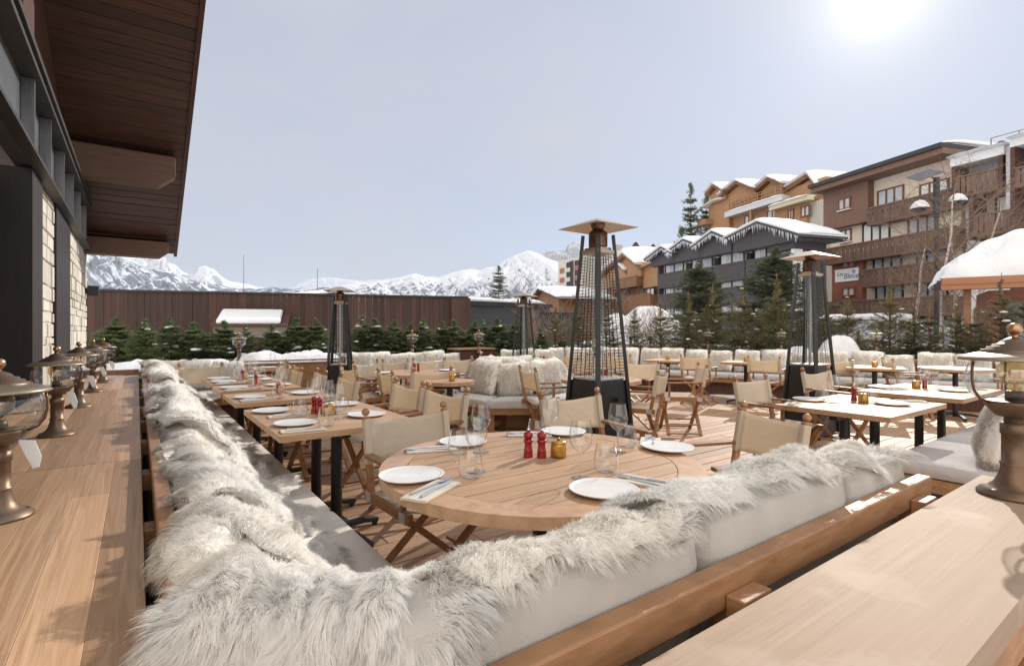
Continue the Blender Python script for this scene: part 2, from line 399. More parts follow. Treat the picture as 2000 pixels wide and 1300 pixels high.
# mountains: slopes rising to a skyline, far off
def mountain_mat(name, tree, rock, haze):
    m, t, out = _nt(name)
    p = t.nodes.new('ShaderNodeBsdfPrincipled'); t.links.new(p.outputs[0], out.inputs[0]); p.inputs['Roughness'].default_value = .9; p.inputs['Specular IOR Level'].default_value = .1
    g = t.nodes.new('ShaderNodeNewGeometry'); sx = t.nodes.new('ShaderNodeSeparateXYZ'); t.links.new(g.outputs['Normal'], sx.inputs[0])
    tcn = t.nodes.new('ShaderNodeTexCoord'); so_ = t.nodes.new('ShaderNodeSeparateXYZ'); t.links.new(tcn.outputs['Object'], so_.inputs[0])
    n1 = _noise(t, .006, 10, (1, 1, .6), rough=.66); n2 = _noise(t, .020, 9, (1, 1, .45), rough=.72, dist=.6)
    snow = (.66, .69, .75)
    # rock where it is steep and the noise breaks it up
    a = t.nodes.new('ShaderNodeMath'); a.operation = 'MULTIPLY_ADD'; t.links.new(n1, a.inputs[0]); a.inputs[1].default_value = .9; t.links.new(sx.outputs['Z'], a.inputs[2])
    fr = _ramp(t, a.outputs[0], rock[1], rock[0])
    col = _mix(t, fr, snow, (.26, .27, .30))
    # forest on the lower slopes
    hgt = t.nodes.new('ShaderNodeMapRange'); hgt.inputs['From Min'].default_value = tree[0]; hgt.inputs['From Max'].default_value = tree[1]; hgt.inputs['To Min'].default_value = tree[2]; hgt.inputs['To Max'].default_value = tree[3]
    t.links.new(so_.outputs['Z'], hgt.inputs['Value'])
    b = t.nodes.new('ShaderNodeMath'); b.operation = 'ADD'; t.links.new(n2, b.inputs[0]); t.links.new(hgt.outputs['Result'], b.inputs[1])
    ft = _ramp(t, b.outputs[0], .53, .585)
    col = _mix(t, ft, col, (.085, .10, .12))
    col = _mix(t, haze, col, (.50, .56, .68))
    t.links.new(col, p.inputs['Base Color'])
    t.links.new(_bump(t, n2, .6, 12), p.inputs['Normal'])
    return m
def mountain(name, d, sky_pts, depth, m, seed, rough, label, nu=260, nv=70):
    us = np.array([p[0] for p in sky_pts], float); vs_ = np.array([p[1] for p in sky_pts], float)
    u = np.linspace(us[0], us[-1], nu); v = np.interp(u, us, vs_)
    v = v + rough * fbm(u * .02, u * 0 + seed, 5, seed + 5)
    k = np.linspace(0, 1.25, nv)                      # 0 at the foot, 1 on the crest, then down behind
    U, K = np.meshgrid(u, k, indexing='ij'); Vv = v[:, None] + 0 * K
    D = d - depth * (1 - K)
    xc = (U - 1000) / F
    X, Y = D * (xc * CS + SN), D * (-xc * SN + CS)
    top = (645 - Vv) / F * d
    prof = np.where(K <= 1, K ** 1.15, 1 - (K - 1) * 2.4)
    env = np.clip(np.minimum(K * 3, (1.02 - K) * 4), 0, 1)
    Z = top * prof + np.abs(top) * env * (.085 * fbm(X * 5 / d, Y * 3.5 / d, 4, seed, True) + .022 * fbm(X * 30 / d, Y * 18 / d, 4, seed + 9, True))
    # keep spurs in front below the skyline as seen from the terrace
    Z = np.where(K <= 1, np.minimum(Z, top * D / d * .985 + (top * (1 - D / d * .985)) * np.clip((K - .93) / .07, 0, 1)), Z)
    o = grid_mesh(name, X, Y, Z - 2, m); tag(o, label, kind='structure'); return o
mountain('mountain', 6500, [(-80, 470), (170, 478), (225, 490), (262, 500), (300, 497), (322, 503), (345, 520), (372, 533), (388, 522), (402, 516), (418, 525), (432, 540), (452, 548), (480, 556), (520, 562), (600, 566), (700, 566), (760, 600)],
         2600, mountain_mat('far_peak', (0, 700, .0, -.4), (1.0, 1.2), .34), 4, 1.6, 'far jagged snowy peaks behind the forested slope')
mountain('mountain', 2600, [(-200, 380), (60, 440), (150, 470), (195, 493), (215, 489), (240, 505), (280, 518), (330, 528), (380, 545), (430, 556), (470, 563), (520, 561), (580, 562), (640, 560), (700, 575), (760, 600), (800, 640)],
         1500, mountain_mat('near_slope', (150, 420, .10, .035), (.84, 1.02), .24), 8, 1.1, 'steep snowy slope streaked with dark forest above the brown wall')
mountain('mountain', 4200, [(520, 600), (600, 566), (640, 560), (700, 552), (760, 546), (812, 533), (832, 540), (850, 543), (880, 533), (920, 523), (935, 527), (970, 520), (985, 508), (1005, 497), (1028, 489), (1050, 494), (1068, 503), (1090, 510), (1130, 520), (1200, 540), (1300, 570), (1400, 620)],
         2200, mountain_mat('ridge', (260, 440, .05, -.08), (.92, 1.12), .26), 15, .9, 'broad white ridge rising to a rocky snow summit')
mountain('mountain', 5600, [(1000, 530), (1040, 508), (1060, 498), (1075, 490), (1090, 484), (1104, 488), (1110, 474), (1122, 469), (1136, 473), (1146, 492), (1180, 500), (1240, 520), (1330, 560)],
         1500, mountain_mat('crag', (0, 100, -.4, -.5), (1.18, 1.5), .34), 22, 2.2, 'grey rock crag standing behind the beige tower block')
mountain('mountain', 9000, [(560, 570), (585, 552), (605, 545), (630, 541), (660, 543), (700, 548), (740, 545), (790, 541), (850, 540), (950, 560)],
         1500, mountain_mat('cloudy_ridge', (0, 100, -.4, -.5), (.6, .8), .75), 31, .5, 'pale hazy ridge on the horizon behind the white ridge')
# ------------------------------------------------------------------ restaurant building on the left
WX = -.588
bl = empty('restaurant_building', (WX, 8, 0), 0, 'dark timber and pale stone restaurant with a deep wooden roof overhang', 'building')
def bpart(mb, name, m, parent=None, **k):
    o = mb.build(name, m, None, **k); p = parent or bl
    o.parent = p; o.matrix_parent_inverse = Matrix.Translation((-Vector(bl.location))) if p is bl else Matrix.Identity(4)
    return o
stone_m = mat('pale_stone', (.60, .56, .49), (.72, .68, .61), .85, scale=9, island=.16, bump=.7, bscale=22, bdist=.02, c3=(.54, .50, .44))
mort_m = mat('mortar', (.52, .48, .42), (.60, .56, .50), .9, scale=20, bump=.4, bscale=60)
r_ = random.Random(5)
def stone_wall(y0, y1, z0, z1):
    back = MB(); back.box(-1.2, WX - .012, y0, y1, z0, z1)
    wl = bpart(back, 'stone_wall', mort_m)
    mb = MB(); z = z0
    while z < z1 - .02:
        h = min(r_.choice((.06, .09, .12, .16, .19)), z1 - z); y = y0
        while y < y1 - .01:
            L = min(.12 + r_.random() * .34, y1 - y)
            if y1 - y - L < .06: L = y1 - y
            dx = -.006 + r_.random() * .014; tl = (r_.random() - .5) * .012
            a, b, c, d = y + .002, y + L - .002, z + .002 + tl * .2, z + h - .002 - tl * .2
            n = len(mb.v)
            mb.add([(WX - .02, a, c), (WX - .02, b, c), (WX - .02, b, d), (WX - .02, a, d),
                    (WX + dx, a + .008, c + .008 + tl), (WX + dx, b - .008, c + .008 - tl * .5), (WX + dx, b - .008, d - .008 + tl * .6), (WX + dx, a + .008, d - .008 - tl)],
                   [(4, 5, 6, 7), (0, 1, 5, 4), (1, 2, 6, 5), (2, 3, 7, 6), (3, 0, 4, 7)])
            y += L
        z += h
    o = mb.build('stone_facing', stone_m, None); o.parent = wl
    return wl
stone_wall(5.17, 5.98, .0, 2.385); stone_wall(7.14, 9.58, .0, 2.385)
mb = MB(); mb.box(-1.2, WX + .02, 5.985, 7.135, 0, 2.37); bpart(mb, 'dark_panel', mat('dark_panel_wood', (.013, .009, .009), (.021, .014, .013), .6, scale=8, vec=(6, 6, .4), bump=.1))
mb = MB(); mb.box(-1.4, WX - .3, .9, 5.15, 0, 2.37); mb.box(-1.2, WX + .02, 4.7, 5.165, 0, 2.37); bpart(mb, 'dark_doorway', bpy.data.materials['dark_panel_wood'])
mb = MB(); mb.box(-1.2, WX + .0, .9, 4.695, .0, .82); bpart(mb, 'low_wall', mort_m)
# steel channel over the openings: web, two flanges and stiffener plates
mb = MB(); mb.box(-.66, -.575, .4, 9.45, 2.387, 2.86); bm_ = bpart(mb, 'steel_beam', W['steel'])
mb = MB(); mb.box(-.575, -.505, .4, 9.45, 2.383, 2.407); mb.box(-.575, -.48, .4, 9.45, 2.83, 2.862); mb.box(-.575, -.47, .4, 9.45, 2.90, 2.94)
o = mb.build('beam_flange', mat('dark_flange', (.05, .046, .045), (.08, .075, .07), .5, metal=.5, scale=9)); o.parent = bm_
for yy in (2.2, 3.25, 4.3, 5.05, 5.9, 6.7, 7.5, 8.3):
    mb = MB(); mb.box(-.573, -.51, yy, yy + .03, 2.41, 2.827); o = mb.build('stiffener_plate', W['steel']); o.parent = bm_
mb = MB(); mb.box(-1.2, -.645, .4, 9.45, 2.863, 6.8); bpart(mb, 'upper_wall', W['dark'])
glass_dark = mat('dark_window_glass', (.012, .014, .018), rough=.06, spec=.8)
for y0, y1 in ((1.1, 2.7), (2.76, 3.9)):
    mb = MB(); mb.box(-.643, -.63, y0, y1, 2.95, 6.0); wd = bpart(mb, 'window', glass_dark)
    for yy in (y0, (y0 + y1) / 2, y1 - .05):
        mb = MB(); mb.box(-.629, -.595, yy, yy + .045, 2.943, 6.0); o = mb.build('window_frame', W['steel']); o.parent = wd
for yy, w_ in ((3.95, .15), (4.6, .45)):
    mb = MB(); mb.box(-.64, -.60, yy, yy + w_, 2.945, 5.8); bpart(mb, 'wall_panel', W['dark'])
# sloping roof overhang: boards, fascia, purlins
VX = .49
def roofz(y): return 2.475 + (9.6 - y) * .427
mb = MB(); y = -2.0
while y < 9.56:
    y2 = y + .125; dz = r_.random() * .008
    z0, z1 = roofz(y) + dz, roofz(y2 - .012) + dz
    vs = [(-1.2, y, z0), (VX - .03, y, z0), (VX - .03, y2 - .012, z1), (-1.2, y2 - .012, z1)]
    vs += [(a, b, c + .03) for a, b, c in vs]
    mb.add(vs, [(0, 1, 2, 3), (7, 6, 5, 4), (0, 4, 5, 1), (1, 5, 6, 2), (2, 6, 7, 3), (3, 7, 4, 0)]); y = y2
bpart(mb, 'soffit', W['soffit'])
def sloped(x0, x1, y0, y1, d0, d1):
    vs = []
    for dz in (d0, d1):
        for x, y in ((x0, y0), (x1, y0), (x1, y1), (x0, y1)): vs.append((x, y, roofz(y) + dz))
    return MB().add(vs, [(0, 1, 2, 3), (7, 6, 5, 4), (0, 4, 5, 1), (1, 5, 6, 2), (2, 6, 7, 3), (3, 7, 4, 0)])
rf = bpart(sloped(-1.2, VX, -2, 9.63, .045, .22), 'roof', W['dark'])
o = sloped(VX - .03, VX + .012, -2, 9.65, -.02, .24).build('fascia', W['dark']); o.parent = rf
for yc, hp in ((7.47, .36), (9.25, .235)):
    zt = roofz(yc) - .045
    mb = MB(); pts = [(-1.1, zt - hp), (VX - .12 - hp * .45, zt - hp), (VX - .12, zt - hp * .62), (VX - .12, zt)]
    pts += [(-1.1, zt)]
    M = Matrix(((1, 0, 0, 0), (0, 0, 1, 0), (0, 1, 0, 0), (0, 0, 0, 1)))
    mb.prism(pts, yc - .11, yc + .11, M); bpart(mb, 'purlin', W['purlin'], bevel=.006)
mb = MB(); mb.box(WX + .026, WX + .15, 9.3, 9.48, 1.77, 1.91); mb.box(WX - .01, WX + .025, 9.34, 9.44, 1.80, 1.88); bpart(mb, 'wall_lamp', W['black'])

# ------------------------------------------------------------------ counters
CZL, CZR = .82, .825
def staves(mb, axis, a0, a1, b0, b1, z0, z1, wmin, wmax, rg, lmin=1.2, lmax=2.4):
    b = b0
    while b < b1 - 1e-4:
        wd = min(wmin + rg.random() * (wmax - wmin), b1 - b)
        if b1 - b - wd < wmin * .5: wd = b1 - b
        a = a0
        while a < a1 - 1e-4:
            L = min(lmin + rg.random() * (lmax - lmin), a1 - a)
            if a1 - a - L < .3: L = a1 - a
            if axis == 'y': mb.box(b, b + wd, a, a + L, z0, z1)
            else: mb.box(a, a + L, b, b + wd, z0, z1)
            a += L
        b += wd
ct = empty('counter', (-.3, 3, CZL), 0, 'long brown hardwood counter against the stone wall, carrying a row of lanterns', 'counter')
inv = Matrix.Translation(-Vector(ct.location))
rg = random.Random(8)
for y0, y1 in ((-.3, 2.35), (2.356, 5.2), (5.206, 6.6)):
    mb = MB(); staves(mb, 'y', y0, y1, -.70, .012, CZL - .05, CZL, .06, .13, rg, .9, 2.0)
    o = mb.build('counter_top', W['ledge_y'], bevel=.0012, seg=1); o.parent = ct; o.matrix_parent_inverse = inv
mb = MB(); mb.box(-.03, -.005, -.3, 6.55, 0, CZL - .055); mb.box(-.58, -.031, 6.5, 6.55, 0, CZL - .055); o = mb.build('apron', W['dark']); o.parent = ct; o.matrix_parent_inverse = inv
cr = empty('counter', (1.2, .33, CZR), 0, 'pale scratched hardwood counter behind the near bench, with one big lantern at its end', 'counter')
inv = Matrix.Translation(-Vector(cr.location)); mb = MB(); staves(mb, 'x', .25, 2.215, .221, .484, CZR - .05, CZR, .11, .14, rg, 1.9, 2.2)
o = mb.build('counter_top', W['ledge_x']); o.parent = cr; o.matrix_parent_inverse = inv
mb = MB(); mb.box(.25, 2.19, .42, .45, 0, CZR - .055); mb.box(2.16, 2.19, .245, .4195, 0, CZR - .055); mb.box(.25, 2.2, .2255, .2355, CZR - .12, CZR - .055)
o = mb.build('apron', W['rail']); o.parent = cr; o.matrix_parent_inverse = inv

# ------------------------------------------------------------------ benches: frame things, cushions apart
def bench_left():
    t = empty('corner_bench', (.4, 4, 0), 0, 'long teak bench running beside the left counter under white sheepskins', 'bench')
    inv = Matrix.Translation(-Vector(t.location))
    def P(mb, n, m, **k):
        o = mb.build(n, m, **k); o.parent = t; o.matrix_parent_inverse = inv; return o
    mb = MB(); mb.box(.036, .074, .62, 8.6, .79, .855); P(mb, 'top_rail', W['rail'], bevel=.004)
    mb = MB(); mb.box(.04, .07, .62, 8.6, .40, .44); P(mb, 'lower_rail', W['rail'])
    for k in range(12):
        yy = .98 + k * .62
        mb = MB(); mb.box(.012, .046, yy - .035, yy + .035, .74, .80); P(mb, 'spacer_block', W['rail'], bevel=.003)
        mb = MB(); mb.box(.042, .068, yy - .03, yy + .03, 0, .80); P(mb, 'back_post', W['rail'])
    mb = MB(); mb.box(.08, .70, .62, 8.6, .27, .35); P(mb, 'seat_frame', W['rail'])
    mb = MB(); mb.box(.60, .66, .7, 8.5, .0, .27); P(mb, 'plinth', W['dark'])
    return t
bench_left()
def cushion(mb, x0, x1, y0, y1, z0, z1, r=.03, n=5, bulge=.0):
    "soft box: rounded edges, slightly domed top"
    nx, ny, nz = 10, 10, 4
    def sp(a, b, k, N): return a + (b - a) * k / N
    def rnd(p):
        c = [min(max(p[0], x0 + r), x1 - r), min(max(p[1], y0 + r), y1 - r), min(max(p[2], z0 + r), z1 - r)]
        d = Vector(p) - Vector(c)
        q = Vector(c) + (d.normalized() * r if d.length > 1e-6 else d)
        fx = 1 - (2 * (p[0] - x0) / (x1 - x0) - 1) ** 2; fy = 1 - (2 * (p[1] - y0) / (y1 - y0) - 1) ** 2
        if p[2] > (z0 + z1) / 2: q.z += bulge * max(fx, 0) ** .5 * max(fy, 0) ** .5
        return q
    def face(fn, a, b):
        base = len(mb.v)
        for i in range(a + 1):
            for j in range(b + 1): mb.v.append(tuple(rnd(fn(i / a, j / b))))
        for i in range(a):
            for j in range(b): mb.f.append((base + i * (b + 1) + j, base + (i + 1) * (b + 1) + j, base + (i + 1) * (b + 1) + j + 1, base + i * (b + 1) + j + 1))
    e = .0001
    L = lambda a, b, t: a + (b - a) * t
    def ease(t):   # more rings near the edges
        return .5 - .5 * math.cos(PI * t)
    for zz, s in ((z0, 0), (z1, 1)):
        face((lambda i, j, zz=zz, s=s: (L(x0, x1, ease(i)), L(y0, y1, ease(j) if s else 1 - ease(j)), zz)), nx, ny)
    for yy, s in ((y0, 1), (y1, 0)):
        face((lambda i, j, yy=yy, s=s: (L(x0, x1, ease(i) if s else 1 - ease(i)), yy, L(z0, z1, ease(j)))), nx, nz)
    for xx, s in ((x0, 0), (x1, 1)):
        face((lambda i, j, xx=xx, s=s: (xx, L(y0, y1, ease(i) if s else 1 - ease(i)), L(z0, z1, ease(j)))), ny, nz)
    return mb
def thing(mb, name, m, label, cat, group=None, **k):
    return tag(mb.build(name, m, **k), label, cat, group)
seg_y = ((.66, 2.5), (2.51, 4.4), (4.41, 6.3), (6.31, 8.2))
for k, (y0, y1) in enumerate(seg_y):
    thing(cushion(MB(), .08, .752, y0, y1, .352, .452, .025), 'seat_cushion', W['seatcloth'],
          ('taupe seat cushion of the left bench nearest the corner sheepskin', 'taupe seat cushion of the left bench beside the nearest square table', 'taupe seat cushion of the left bench beside the middle square tables', 'taupe seat cushion of the left bench at its far end')[k], 'cushion', 'seat cushions of the left bench', smooth='auto')
def bench_near():
    t = empty('corner_bench', (1, .7, 0), 0, 'short teak bench between the round table and the near counter', 'bench')
    inv = Matrix.Translation(-Vector(t.location))
    def P(mb, n, m, **k):
        o = mb.build(n, m, **k); o.parent = t; o.matrix_parent_inverse = inv; return o
    mb = MB(); mb.box(.10, 1.935, .537, .575, .788, .853); P(mb, 'top_rail', W['rail'], bevel=.004)
    mb = MB(); mb.box(.10, 1.93, .54, .57, .42, .50); P(mb, 'lower_rail', W['rail'], bevel=.003)
    for xx in (.28, .90, 1.80):
        mb = MB(); mb.box(xx - .045, xx + .045, .499, .536, .770, .818); P(mb, 'spacer_block', W['rail'], bevel=.003)
        mb = MB(); mb.box(xx - .035, xx + .035, .542, .568, 0, .786); P(mb, 'back_post', W['rail'])
    mb = MB(); mb.box(.76, 1.93, .58, 1.22, .27, .35); P(mb, 'seat_frame', W['rail'])
    mb = MB(); mb.box(.80, 1.90, 1.10, 1.16, 0, .27); P(mb, 'plinth', W['dark'])
    mb = MB(); mb.box(1.90, 1.935, .58, .66, .35, .78); P(mb, 'end_post', W['rail'])
    return t
bench_near()
thing(cushion(MB(), .758, 1.93, .60, 1.25, .352, .452, .025), 'seat_cushion', W['seatcloth'], 'taupe seat cushion on the short bench in front of the near counter', 'cushion', smooth='auto')

# linen back cushions (bigger at the bottom, leaning)
def back_cushion(L, label, M):
    mb = cushion(MB(), -L / 2, L / 2, -.07, .07, -.24, .24, .055)
    o = mb.build('back_cushion', W['linen'], smooth=True); o.matrix_world = M
    return tag(o, label, 'cushion')
def lean(x, y, z, rz, tilt): return Matrix.Translation((x, y, z)) @ Matrix.Rotation(rz, 4, 'Z') @ Matrix.Rotation(tilt, 4, 'X')
back_cushion(.62, 'linen back cushion beside the corner sheepskin on the near bench', lean(.56, .665, .695, 0, .10))
back_cushion(.62, 'linen back cushion in the middle of the near bench, bare back showing', lean(1.19, .665, .695, 0, .10))
back_cushion(.40, 'linen back cushion at the open end of the near bench', lean(1.71, .665, .665, 0, .10))
back_cushion(.42, 'linen back cushion set diagonally in the bench corner', lean(.25, .775, .68, math.atan2(-.50, .84), .06) @ Matrix.Translation((0, 0, -.06)))
for k, yy in enumerate((1.35, 2.0, 2.65, 3.3, 3.95, 4.6, 5.25, 5.9, 6.55, 7.2)):
    o = back_cushion(.63, 'linen back cushion hidden under the sheepskins of the left bench', lean(.165, yy, .635, -PI / 2, .12))
    o['group'] = 'back cushions under the left sheepskins'

# ------------------------------------------------------------------ sheepskins
def strands(Pp, N, C, length, width, seed, K=3, up=.9, comb=.6, grav=.35, clump=.42, cell=.016, wav=.18, lens=None):
    rs = np.random.RandomState(seed); n = len(Pp)
    N = N / np.linalg.norm(N, axis=1, keepdims=True)
    L = (length * rs.uniform(.55, 1.25, n) * (1 if lens is None else lens))[:, None]
    # coherent comb direction from smooth noise
    q = Pp * 9.0
    ang = fbm(q[:, 0], q[:, 1] + q[:, 2], 3, seed) * 1.1
    B = np.cross(N, C); D = C * np.cos(ang)[:, None] + B * np.sin(ang)[:, None]
    D = D + rs.normal(0, .28, (n, 3)); D /= np.linalg.norm(D, axis=1, keepdims=True)
    # locks: strands of one small cell share a tip
    key = np.floor(Pp / cell + .5 * fbm(Pp[:, 0] * 25, Pp[:, 1] * 25 + Pp[:, 2] * 20, 2, seed + 3)[:, None]).astype(np.int64)
    hk = key[:, 0] * 73856093 ^ key[:, 1] * 19349663 ^ key[:, 2] * 83492791
    _, invx = np.unique(hk, return_inverse=True); invx = invx.ravel(); nc = invx.max() + 1
    cnt = np.bincount(invx, minlength=nc)[:, None]
    mean = lambda A: (np.stack([np.bincount(invx, A[:, k], nc) for k in range(3)], -1) / cnt)[invx]
    cP, cN, cD = mean(Pp), mean(N), mean(D)
    cl = (rs.uniform(.8, 1.2, nc))[invx][:, None]; wv = rs.normal(0, 1, (nc, 3))[invx]; ph = rs.uniform(0, 2 * PI, nc)[invx][:, None]
    g = np.array([0, 0, -1.0])
    V = np.zeros((n, K + 1, 2, 3), np.float32)
    for k in range(K + 1):
        t = k / K
        own = Pp + L * (N * up * (t - .28 * t * t) + D * comb * t * t + g * grav * t * t)
        lck = cP + L * cl * (cN * up * (t - .28 * t * t) + cD * comb * t * t + g * grav * t * t) + wv * length * wav * .35 * np.sin(t * 3.6 + ph) * t
        p = own * (1 - clump * t) + lck * clump * t
        V[:, k, 0], V[:, k, 1] = p, p
    T = V[:, K, 0] - V[:, 0, 0]; S = np.cross(T, N + rs.normal(0, .45, (n, 3))); S /= (np.linalg.norm(S, axis=1, keepdims=True) + 1e-9)
    for k in range(K + 1):
        wdt = width * (1 - .72 * (k / K) ** 1.5)
        V[:, k, 0] -= S * wdt * .5; V[:, k, 1] += S * wdt * .5
    a = np.arange(n)[:, None, None] * (2 * (K + 1)) + (np.arange(K) * 2)[None, :, None] + np.array([0, 1, 3, 2])[None, None, :]
    T = T / (np.linalg.norm(T, axis=1, keepdims=True) + 1e-9)
    Ns = N + .25 * T + rs.normal(0, .16, (n, 3)); Ns /= np.linalg.norm(Ns, axis=1, keepdims=True)
    return V.reshape(-1, 3), a.reshape(-1, 4), np.repeat(Ns, 2 * (K + 1), axis=0)

def path_at(path, t):
    "smooth polyline sample; t in 0..1 -> (a, z)"
    p = np.array(path, float); d = np.concatenate([[0], np.cumsum(np.hypot(*np.diff(p, axis=0).T))]); d /= d[-1]
    tt = np.linspace(0, 1, 81); a = np.interp(tt, d, p[:, 0]); z = np.interp(tt, d, p[:, 1])
    k = np.hanning(13); k /= k.sum()
    pad = lambda q: np.convolve(np.concatenate([np.full(6, q[0]) - (q[1] - q[0]) * np.arange(6, 0, -1), q, np.full(6, q[-1]) + (q[-1] - q[-2]) * np.arange(1, 7)]), k, 'valid')
    return np.interp(t, tt, pad(a)), np.interp(t, tt, pad(z))

def sheepskin(label, origin, axis, perp, L, path, n, length, width, seed, m, group='sheepskins draped over the benches', lump=.022, K=3, outline=.06, combdir=1, cell=.016, clump=.42, wav=.18, comb=.6):
    """A hide draped over a cushion: origin + axis*s + perp*a(t) + z(t), s along, t across (t=0 front hem, t=1 back hem)."""
    rs = np.random.RandomState(seed); axis, perp = np.array(axis, float), np.array(perp, float)
    def surf(s, t):
        te = .5 + (t - .5) * (1 + outline * 1.6 * fbm(s * 1.3, s * 0 + seed * .37, 2, seed))
        se = .5 + (s - .5) * (1 + outline * fbm(t * 1.2, t * 0 + seed * .71, 2, seed + 1))
        a, z = path_at(path, te)
        h = lump * fbm(s * 2.1 + seed, t * 2.3, 3, seed + 2)
        da, dz = path_at(path, te + .01); ta, tz = da - a, dz - z; ln = np.hypot(ta, tz) + 1e-9
        na, nz_ = tz / ln, -ta / ln
        na, nz_ = -na * -1, nz_
        # outward: away from the inside of the fold
        a, z = a + na * h * SGN, z + nz_ * h * SGN
        Pp = np.array(origin)[None] + axis[None] * ((se - .5) * L)[:, None] + perp[None] * a[:, None] + np.array([0, 0, 1.0])[None] * z[:, None]
        Nn = perp[None] * (na * SGN)[:, None] + np.array([0, 0, 1.0])[None] * (nz_ * SGN)[:, None]
        Tt = perp[None] * (ta / ln)[:, None] + np.array([0, 0, 1.0])[None] * (tz / ln)[:, None]
        return Pp, Nn, Tt
    SGN = 1
    mid = surf(np.array([.5]), np.array([.5]))[1]
    # choose the sign so that normals point up at the crest
    ss = np.full(9, .5); tt = np.linspace(.1, .9, 9)
    if surf(ss, tt)[1][:, 2].sum() < 0: SGN = -1
    # hide
    gs, gt = np.meshgrid(np.linspace(.03, .97, 22), np.linspace(.03, .97, 26), indexing='ij')
    gs, gt = .5 + (gs - .5) * (1 - .16 * np.abs(2 * gt - 1) ** 5), .5 + (gt - .5) * (1 - .16 * np.abs(2 * gs - 1) ** 5)
    Pp, Nn, Tt = surf(gs.ravel(), gt.ravel()); Pp = Pp - Nn * .004
    i, j = np.meshgrid(np.arange(21), np.arange(25), indexing='ij'); a0 = (i * 26 + j).ravel()
    root = np_mesh('sheepskin', Pp, np.stack([a0, a0 + 26, a0 + 27, a0 + 1], -1), W['hide'], None, True)
    tag(root, label, 'sheepskin', group)
    s = rs.uniform(0, 1, n); t = rs.uniform(0, 1, n)
    # rounded-corner outline
    keep = (np.abs(s * 2 - 1) ** 5 + np.abs(t * 2 - 1) ** 5) < 1.02
    s, t = s[keep], t[keep]
    Pp, Nn, Tt = surf(s, t)
    # comb outwards towards the hems, ends outwards along the axis
    ea = (s * 2 - 1); et = (t * 2 - 1)
    C = Tt * (np.where(combdir == 0, et, np.sign(et) * .5 + et * .6))[:, None] + axis[None] * (np.sign(ea) * np.abs(ea) ** 4 * 1.6 + .25 * np.sin(s * 9 + seed))[:, None]
    edge = np.maximum(np.abs(ea), np.abs(et)) ** 8
    Nn = Nn * (1 - .55 * edge)[:, None] + C * (edge * .8)[:, None]
    C = C / (np.linalg.norm(C, axis=1, keepdims=True) + 1e-6)
    lens = 1 - .45 * np.clip((t - .72) / .28, 0, 1)
    V, Fq, Ns = strands(Pp, Nn, C, length, width, seed + 7, K, cell=cell, lens=lens, clump=clump, wav=wav, comb=comb)
    o = np_mesh('wool', V, Fq, m, root, True, Ns)
    return root
Rpath = [(.42, .50), (.33, .60), (.22, .76), (.155, .885), (.11, .942), (.06, .957), (.015, .950), (-.008, .930)]
def near(lab, x0, x1, t, n, L=.046, wd=.0013, seed=1, m='fur', path=None, y0=.565, **k):
    return sheepskin(lab, ((x0 + x1) / 2, y0, 0), (1, 0, 0), (0, 1, 0), x1 - x0, path or Rpath, n, L, wd, seed, W[m], **k)
near('cream curly sheepskin draped over the near bench back, beside the corner skin', .33, .87, 0, 76000, seed=21, m='furc', lump=.014, cell=.021, clump=.42, wav=.32, L=.040, comb=.45)
near('white sheepskin draped on the near bench back in front of the large round table', .70, 1.30, 0, 80000, seed=34, m='furw', L=.042, comb=.45, lump=.010, path=[(a + .035, z + .01) for a, z in Rpath])
near('long-haired white sheepskin hanging over the rail between two skins of the near bench', 1.18, 1.67, 0, 64000, seed=45, m='fur', cell=.02, clump=.5, wav=.3, L=.045, comb=.45, path=[(a + .02, z + .005) for a, z in Rpath])
near('white sheepskin lying low at the open end of the near bench', 1.60, 1.92, 0, 30000, seed=52, m='furw', path=[(a, z - .04) for a, z in Rpath])
ca = np.array([.86, -.51, 0]); cp = np.array([.51, .86, 0])
sheepskin('big fluffy white sheepskin lying across the corner where the two benches meet', (.215, .715, 0), ca, cp, .41,
          [(.24, .70), (.18, .82), (.11, .91), (.03, .94), (-.04, .925), (-.075, .87), (-.09, .79)], 140000, .037, .0011, 63, W['furw'], cell=.022, clump=.30, comb=.42, wav=.28, lump=.022)
Lpath = [(.60, .497), (.52, .505), (.42, .575), (.31, .70), (.23, .825), (.165, .885), (.11, .892), (.065, .875), (.045, .85)]
lefts = [(.72, 1.20, 56000, .0013), (1.14, 1.55, 52000, .0014), (1.50, 2.02, 52000, .0015), (1.97, 2.62, 42000, .0018), (2.58, 3.3, 32000, .0022), (3.27, 4.1, 28000, .0027), (4.06, 5.0, 24000, .0032), (4.95, 6.0, 20000, .0036), (5.95, 7.1, 17000, .0042), (7.05, 8.1, 14000, .0045)]
LN = ['nearest the corner skin', 'second from the corner skin', 'third from the corner skin', 'fourth from the corner skin', 'fifth from the corner skin', 'sixth from the corner skin',
      'beside the third lantern', 'beside the fourth lantern', 'beside the last lantern', 'at the far end']
for k, (y0, y1, n, wd) in enumerate(lefts):
    rs_ = random.Random(k + 70)
    pth = [(a * (1 + rs_.uniform(-.08, .06)), z + rs_.uniform(-.018, .018)) for a, z in Lpath]; rot_ = rs_.uniform(-.13, .13); up_ = rs_.uniform(-.012, .02)
    sheepskin('white sheepskin draped down the left bench, ' + LN[k], (0.02, (y0 + y1) / 2, up_), (math.sin(rot_), math.cos(rot_), 0), (math.cos(rot_), -math.sin(rot_), 0), (y1 - y0) * 1.08, pth, n, .036 if k < 5 else .044, wd * 1.1, 80 + 7 * k, W[('furc', 'fur', 'furw')[k % 3]], cell=.016 + .003 * k, lump=.024 + .006 * (k > 2), comb=.5, clump=.3)

